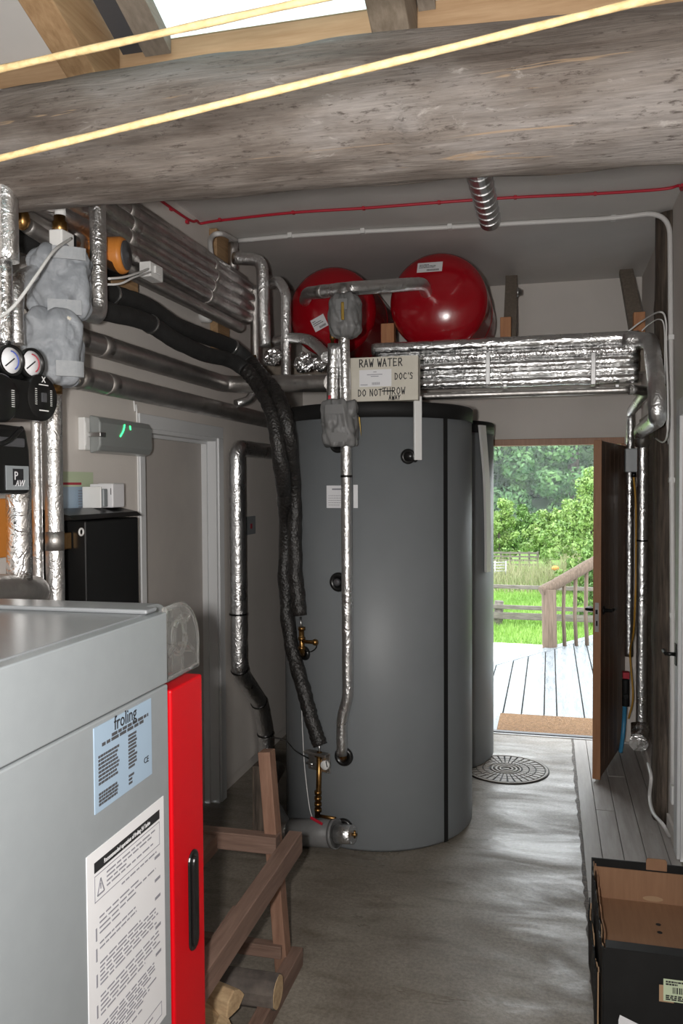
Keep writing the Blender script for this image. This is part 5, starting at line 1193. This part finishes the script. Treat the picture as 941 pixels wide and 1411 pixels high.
# deck of wide boards ending on a slant
dk = thing('deck','wet grey timber deck of wide boards outside the open doorway','deck',(0,7.5,-.3))
e0, e1 = A(682,917,Z=-.03), A(815,880,Z=-.03); sl = (e1.y-e0.y)/(e1.x-e0.x)
def ye(x): return e0.y+(x-e0.x)*sl
xs_ = [-1.55,-1.32,-1.1,-.89,-.69,-.50,-.345,-.205,-.036,.060,.262,.40,.545,.69,.83,.97,1.12,1.26]
for a_, b_ in zip(xs_, xs_[1:]):
    z_ = -.03+random.uniform(-.002,.002); g_ = .005
    link('deck_board', MB().prism([(a_+g_,YF+.036 if a_ > OX0-.06 and b_ < OX1+.02 else YF+FT+.005),(b_-g_,YF+.036 if a_ > OX0-.06 and b_ < OX1+.02 else YF+FT+.005),(b_-g_,ye(b_)),(a_+g_,ye(a_))], z_-.03, z_, None), 'deck', dk, .002)
for i in range(2):
    pa_ = [( -1.55, ye(-1.55)+.008+.105*i), (1.26, ye(1.26)+.008+.105*i)]
    link('edge_board', MB().prism([pa_[0],pa_[1],(pa_[1][0],pa_[1][1]+.10),(pa_[0][0],pa_[0][1]+.10)], -.062, -.028, None), 'deck', dk, .002)
link('joist_skirt', MB().prism([(-1.55,YF+FT+.01),(1.26,YF+FT+.01),(1.26,ye(1.26)+.19),(-1.55,ye(-1.55)+.19)], GZ, -.07, None), 'fence', dk)
# doormat
mx0, mx1 = -.36, .44
mt = link('doormat', MB().box((mx0,5.885,-.027),(mx1,6.36,-.004)), 'coir', None, .008)
tag(mt, 'brown coir doormat lying on the deck just outside the threshold', 'mat')
# handrail
hr = thing('handrail','peeled pole handrail with a thick post and thin balusters on the deck','railing',(.1,9.2,-.05))
YH = 9.22
pb_, pt_2 = A(757,892,Y=YH), A(756,812,Y=YH)
link('post', MB().tube([Vector((pb_.x,YH,GZ)), Vector((pb_.x,YH,-.03)), Vector((pt_2.x,YH,pt_2.z))], .078, 14, .1), 'rail', hr)
ra, rb2 = A(746,816,Y=YH-.02), A(830,768,Y=YH+.25)
dr_ = (rb2-ra); link('rail', MB().tube([ra+dr_*t_/14 for t_ in range(0,30)], .062, 14, .12), 'rail', hr)
for px in (777,793,808,823):
    t_ = (px-746)/(830-746); q = ra+dr_*t_; bq = A(px,888-(px-757)*.13,Y=q.y)
    link('baluster', MB().tube([Vector((q.x+.01,q.y,-.06)), Vector((q.x-.008,q.y,.3)), Vector((q.x,q.y,q.z-.02))], .021, 8, .15), 'rail', hr)
# ground
def grid(name, x0, x1, y0, y1, nx, ny, zf, m):
    v = [(x0+(x1-x0)*i/nx, y0+(y1-y0)*j/ny, 0) for j in range(ny+1) for i in range(nx+1)]
    v = [(x,y,zf(x,y)) for x,y,_ in v]; f = [(j*(nx+1)+i, j*(nx+1)+i+1, (j+1)*(nx+1)+i+1, (j+1)*(nx+1)+i) for j in range(ny) for i in range(nx)]
    o = link(name, MB().add(v,f,True), m); return tag(o, kind='structure')
def gz(x, y):
    b_ = GZ+.03*noise.noise(Vector((x*.3,y*.3,0)))
    if y > 40: b_ += .22*(y-40)
    return b_
yl = 11.6
grid('ground', -30, 30, 5.95, 40, 60, 60, lambda x,y: gz(x,y)-.03, 'lawn')
grid('hillside', -60, 60, 40, 130, 40, 40, gz, 'hill')
struct('path', MB().prism([(-9,6.0),(9,6.0),(9,11.2),(0,11.35),(-9,11.85)], GZ-.05, GZ+.005, None), 'gravel')
def blades(name, lab, n, x0, x1, y0, y1, h0, h1, wd, m, seed, zf=gz, lean=.3):
    r_ = np.random.default_rng(seed); t_ = r_.random(n)
    y = y0+(y1-y0)*t_; x = x0+(x1-x0)*r_.random(n); a_ = r_.random(n)*6.283; h = h0+(h1-h0)*r_.random(n)**1.3
    z = np.array([zf(a,b) for a,b in zip(x,y)])-.03
    dx, dy = np.cos(a_)*wd, np.sin(a_)*wd; lx, ly = r_.normal(0,lean,n)*h, r_.normal(0,lean,n)*h
    V = np.stack([np.stack([x-dx,y-dy,z],1), np.stack([x+dx,y+dy,z],1), np.stack([x+lx,y+ly,z+h],1)],1).reshape(-1,3)
    me = bpy.data.meshes.new(name); me.vertices.add(3*n); me.vertices.foreach_set('co', V.ravel().astype(np.float32))
    me.loops.add(3*n); me.loops.foreach_set('vertex_index', np.arange(3*n, dtype=np.int32)); me.polygons.add(n); me.polygons.foreach_set('loop_start', np.arange(0,3*n,3,dtype=np.int32))
    me.update(calc_edges=True); me.validate(); me.materials.append(M[m]); o = bpy.data.objects.new(name, me); C.objects.link(o)
    return tag(o, lab, 'grass', None, 'stuff')
blades('lawn_grass','short bright green lawn grass beyond the gravel path',60000,-3.2,2.8,11.5,20,.05,.11,.008,'blade',1)
blades('tall_grass','tall seeding grass and weeds beyond the rail fence',7000,-2.6,2.6,16.8,21.0,.12,.52,.010,'weed',2,lean=.28)
blades('reddish_weeds','clump of taller weeds in front of the shrubs',1800,.35,2.0,17.5,20.5,.5,.95,.012,'weed',3,lean=.2)
# leaves
def leaf_mesh(name, blobs, n, size, m, seed, flat=.55):
    r_ = np.random.default_rng(seed); B = np.array(blobs); wts = B[:,3]**2; wts = wts/wts.sum()
    idx = r_.choice(len(B), n, p=wts); d = r_.normal(size=(n,3)); d /= np.linalg.norm(d,axis=1)[:,None]
    rr = B[idx,3]*(1-.35*r_.random(n)**2); c_ = B[idx,:3]+d*rr[:,None]*np.array([1,1,.85])
    nr = d+r_.normal(0,flat,(n,3)); nr /= np.linalg.norm(nr,axis=1)[:,None]
    u = np.cross(nr, r_.normal(size=(n,3))); u /= np.linalg.norm(u,axis=1)[:,None]; v = np.cross(nr,u)
    s_ = size*(.6+.8*r_.random(n))[:,None]
    V = np.stack([c_-u*s_, c_-v*s_*.5, c_+u*s_, c_+v*s_*.5],1).reshape(-1,3)
    me = bpy.data.meshes.new(name); me.vertices.add(4*n); me.vertices.foreach_set('co', V.ravel().astype(np.float32))
    me.loops.add(4*n); me.loops.foreach_set('vertex_index', np.arange(4*n,dtype=np.int32)); me.polygons.add(n); me.polygons.foreach_set('loop_start', np.arange(0,4*n,4,dtype=np.int32))
    me.update(calc_edges=True); me.validate(); me.materials.append(M[m]); return me
def crown_blobs(seed, R_, H_, n):
    rnd = random.Random(seed); out = []
    for i in range(n):
        a_ = rnd.uniform(0,6.283); h = rnd.uniform(.12,1.0); k = math.sqrt(max(.05,1-((h-.45)/.62)**2))
        rr = R_*k*math.sqrt(rnd.uniform(.25,1)); out.append((rr*math.cos(a_), rr*math.sin(a_), H_*h, R_*rnd.uniform(.20,.36)))
    return out
def wood_blobs(seed, R_, H_, n):
    rnd = random.Random(seed); out = []
    for i in range(n):
        a_ = rnd.uniform(0,6.283); h = rnd.uniform(0,1); k = math.sqrt(max(.08,1-((h-.35)/.70)**2)); rr = R_*k*rnd.uniform(.55,1)
        out.append((rr*math.cos(a_), rr*math.sin(a_), H_*h, R_*rnd.uniform(.20,.34)))
    return out
tree_meshes = [leaf_mesh('foliage', wood_blobs(s_, 3.6, 11, 60), 17000, .17, 'leaf_far', s_, .5) for s_ in (11,12,13,14)]
trunk_mb = MB().tube([Vector((0,0,-1.5)),Vector((.1,0,4)),Vector((0,.1,9))], .3, 8, .1)
rnd = random.Random(21); first = None
spots = [(-2.2,45.5),(2.4,46),(-6.8,46.5),(7,46),(-9.5,52),(-3.6,50),(.8,53),(5.2,51),(11,54),(-6.5,60),(-1.4,61),(4,62),(9.5,61),(-11,70),(-4.6,71),(1.5,72),(7.6,71)]
for i,(x_,y_) in enumerate(spots):
    x_ -= 1.2; z_ = gz(x_,y_)-3.2-(1.2 if y_ < 48 else 0)
    t = thing('tree','dark green broadleaf tree in the hazy wood beyond the field','tree',(x_,y_,z_),'trees of the wood beyond the field')
    o = bpy.data.objects.new('foliage', tree_meshes[i%4]); C.objects.link(o); o.parent = t; o.rotation_euler = (0,0,rnd.uniform(0,6.28)); sc_ = rnd.uniform(.85,1.1)*(.8 if y_ < 48 else 1); o.scale = (sc_,sc_,sc_)
    if first is None: tk_o = link('trunk', trunk_mb, 'bark', t); first = tk_o; tk_o.location = tk_o.location+Vector((x_,y_,z_)); tb = Vector(tk_o.location)
    else: o2 = bpy.data.objects.new('trunk', first.data); C.objects.link(o2); o2.parent = t; o2.location = tb
first.location = tb
def shrub_blobs(seed, R_, H_, n):
    rnd = random.Random(seed); out = []
    for i in range(n):
        a_ = rnd.uniform(0,6.283); h = rnd.random()**.8; k = math.sqrt(max(.05,1-((h-.30)/.75)**2))*(.8+.35*math.sin(a_*3+seed)); rr = R_*k*math.sqrt(rnd.random())
        out.append((rr*math.cos(a_), rr*math.sin(a_), H_*h*(.9+.2*math.sin(a_*2+seed)), R_*rnd.uniform(.07,.24)))
    return out
def shrub(lab, px, pbase, Y_, R_, H_, n, size, m, seed, nb=16):
    c_ = A(px,pbase,Y=Y_); z_ = gz(c_.x,Y_)
    t = thing('shrub', lab, 'shrub', (c_.x,Y_,z_))
    me = leaf_mesh('foliage', shrub_blobs(seed,R_,H_,nb*5), int(n*1.8), size*.72, m, seed, .9); o = bpy.data.objects.new('foliage', me); C.objects.link(o); o.parent = t
    link('stem', MB().tube([Vector((c_.x,Y_,z_-.05)),Vector((c_.x+.03,Y_,z_+H_*.35)),Vector((c_.x,Y_+.03,z_+H_*.7))], .04, 6), 'bark', t)
shrub('tall bright green shrub growing behind the handrail at the right of the doorway view',815,800,16.6,.72,2.25,5200,.052,'leaf_light',31,26)
shrub('darker leafy shrub low down behind the balusters of the handrail',822,850,13.6,.50,1.15,3200,.042,'leaf_dark',32,18)
shrub('rounded mid green bush in the middle behind the tall grass',757,742,25,.75,1.35,3200,.07,'leaf_light',33)
shrub('pale green bush at the left edge of the doorway view',686,740,24,.80,1.6,3200,.07,'leaf_light',34)
shrub('greyish green bush between the other bushes behind the grass',722,745,27,1.0,1.3,3200,.075,'leaf_dark',35)
shrub('feathery green bush beyond the tall shrub',786,735,23,.8,1.6,3200,.065,'leaf_light',36)
q = A(765,783,Y=19); tag(link('orange_flower', MB().ball(q,.07,8,6,(1.2,1,.8)), 'flower'), 'orange flower head among the tall grass', 'flower')
# fences
def fence(lab, Y_, xs_, rails, ptop, m='fence', rr=.05, group=None):
    t = thing('rail_fence', lab, 'fence', (0,Y_,GZ))
    for x_ in xs_: link('post', MB().tube([Vector((x_,Y_,GZ-.1)),Vector((x_+.02,Y_,ptop))], rr*1.4, 8, .15), m, t)
    for z_, th_ in rails:
        link('rail', MB().bar((xs_[0]-.6,Y_-.07,z_+.02),(xs_[-1]+.6,Y_-.07,z_-.03), .05, th_), m, t, .004)
    return t
Yf1 = 12.9
zs_ = [A(720,py,Y=Yf1).z for py in (808,836,848)]
fence('weathered grey rail fence crossing the lawn behind the handrail', Yf1, [-3.6,A(686,850,Y=Yf1).x,1.5,3.4], [(zs_[0],.055),(zs_[1],.06),(zs_[2],.10)], A(686,828,Y=Yf1).z)
q = A(686,850,Y=Yf1-.3)
Yg = 22.5
gt = thing('field_gate','low grey field gate and hurdle far off in front of the bushes','gate',(A(715,775,Y=Yg).x,Yg,GZ))
ga_, gb_ = A(684,770,Y=Yg), A(742,772,Y=Yg)
for py in (762,767,772,778,784): link('rail', MB().bar((ga_.x-.6,Yg,A(715,py,Y=Yg).z),(gb_.x,Yg,A(715,py,Y=Yg).z), .03, .05), 'fence', gt)
for px in (690,703,716,729,741): q = A(px,775,Y=Yg); link('upright', MB().box((q.x-.025,Yg+.016,GZ-.05),(q.x+.025,Yg+.05,A(px,760,Y=Yg).z)), 'fence', gt)
Yh = 18.5
g2 = thing('hurdle','small pale metal hurdle at the left edge of the doorway view','gate',(A(688,782,Y=Yh).x,Yh,GZ))
for py in (775,779,783,787): a_, b_ = A(676,py,Y=Yh), A(698,py,Y=Yh); link('rail', MB().cyl(a_, b_, .012, seg=6), 'steel', g2)
for px in (682,697): a_ = A(px,773,Y=Yh); link('upright', MB().cyl(Vector((a_.x,Yh,GZ-.05)), a_, .015, seg=6), 'steel', g2)
# thin damp haze lying in front of the wood
hz = bpy.data.materials.new('damp_haze'); hz.use_nodes = True; nt = hz.node_tree; nt.nodes.remove(nt.nodes['Principled BSDF'])
vs = nt.nodes.new('ShaderNodeVolumeScatter'); vs.inputs['Color'].default_value = (.93,.97,1,1); vs.inputs['Density'].default_value = .0042
nt.links.new(vs.outputs[0], nt.nodes['Material Output'].inputs['Volume'])
M['haze'] = hz
tag(link('haze', MB().box((-40,29,-1),(40,90,30)), 'haze'), kind='structure')
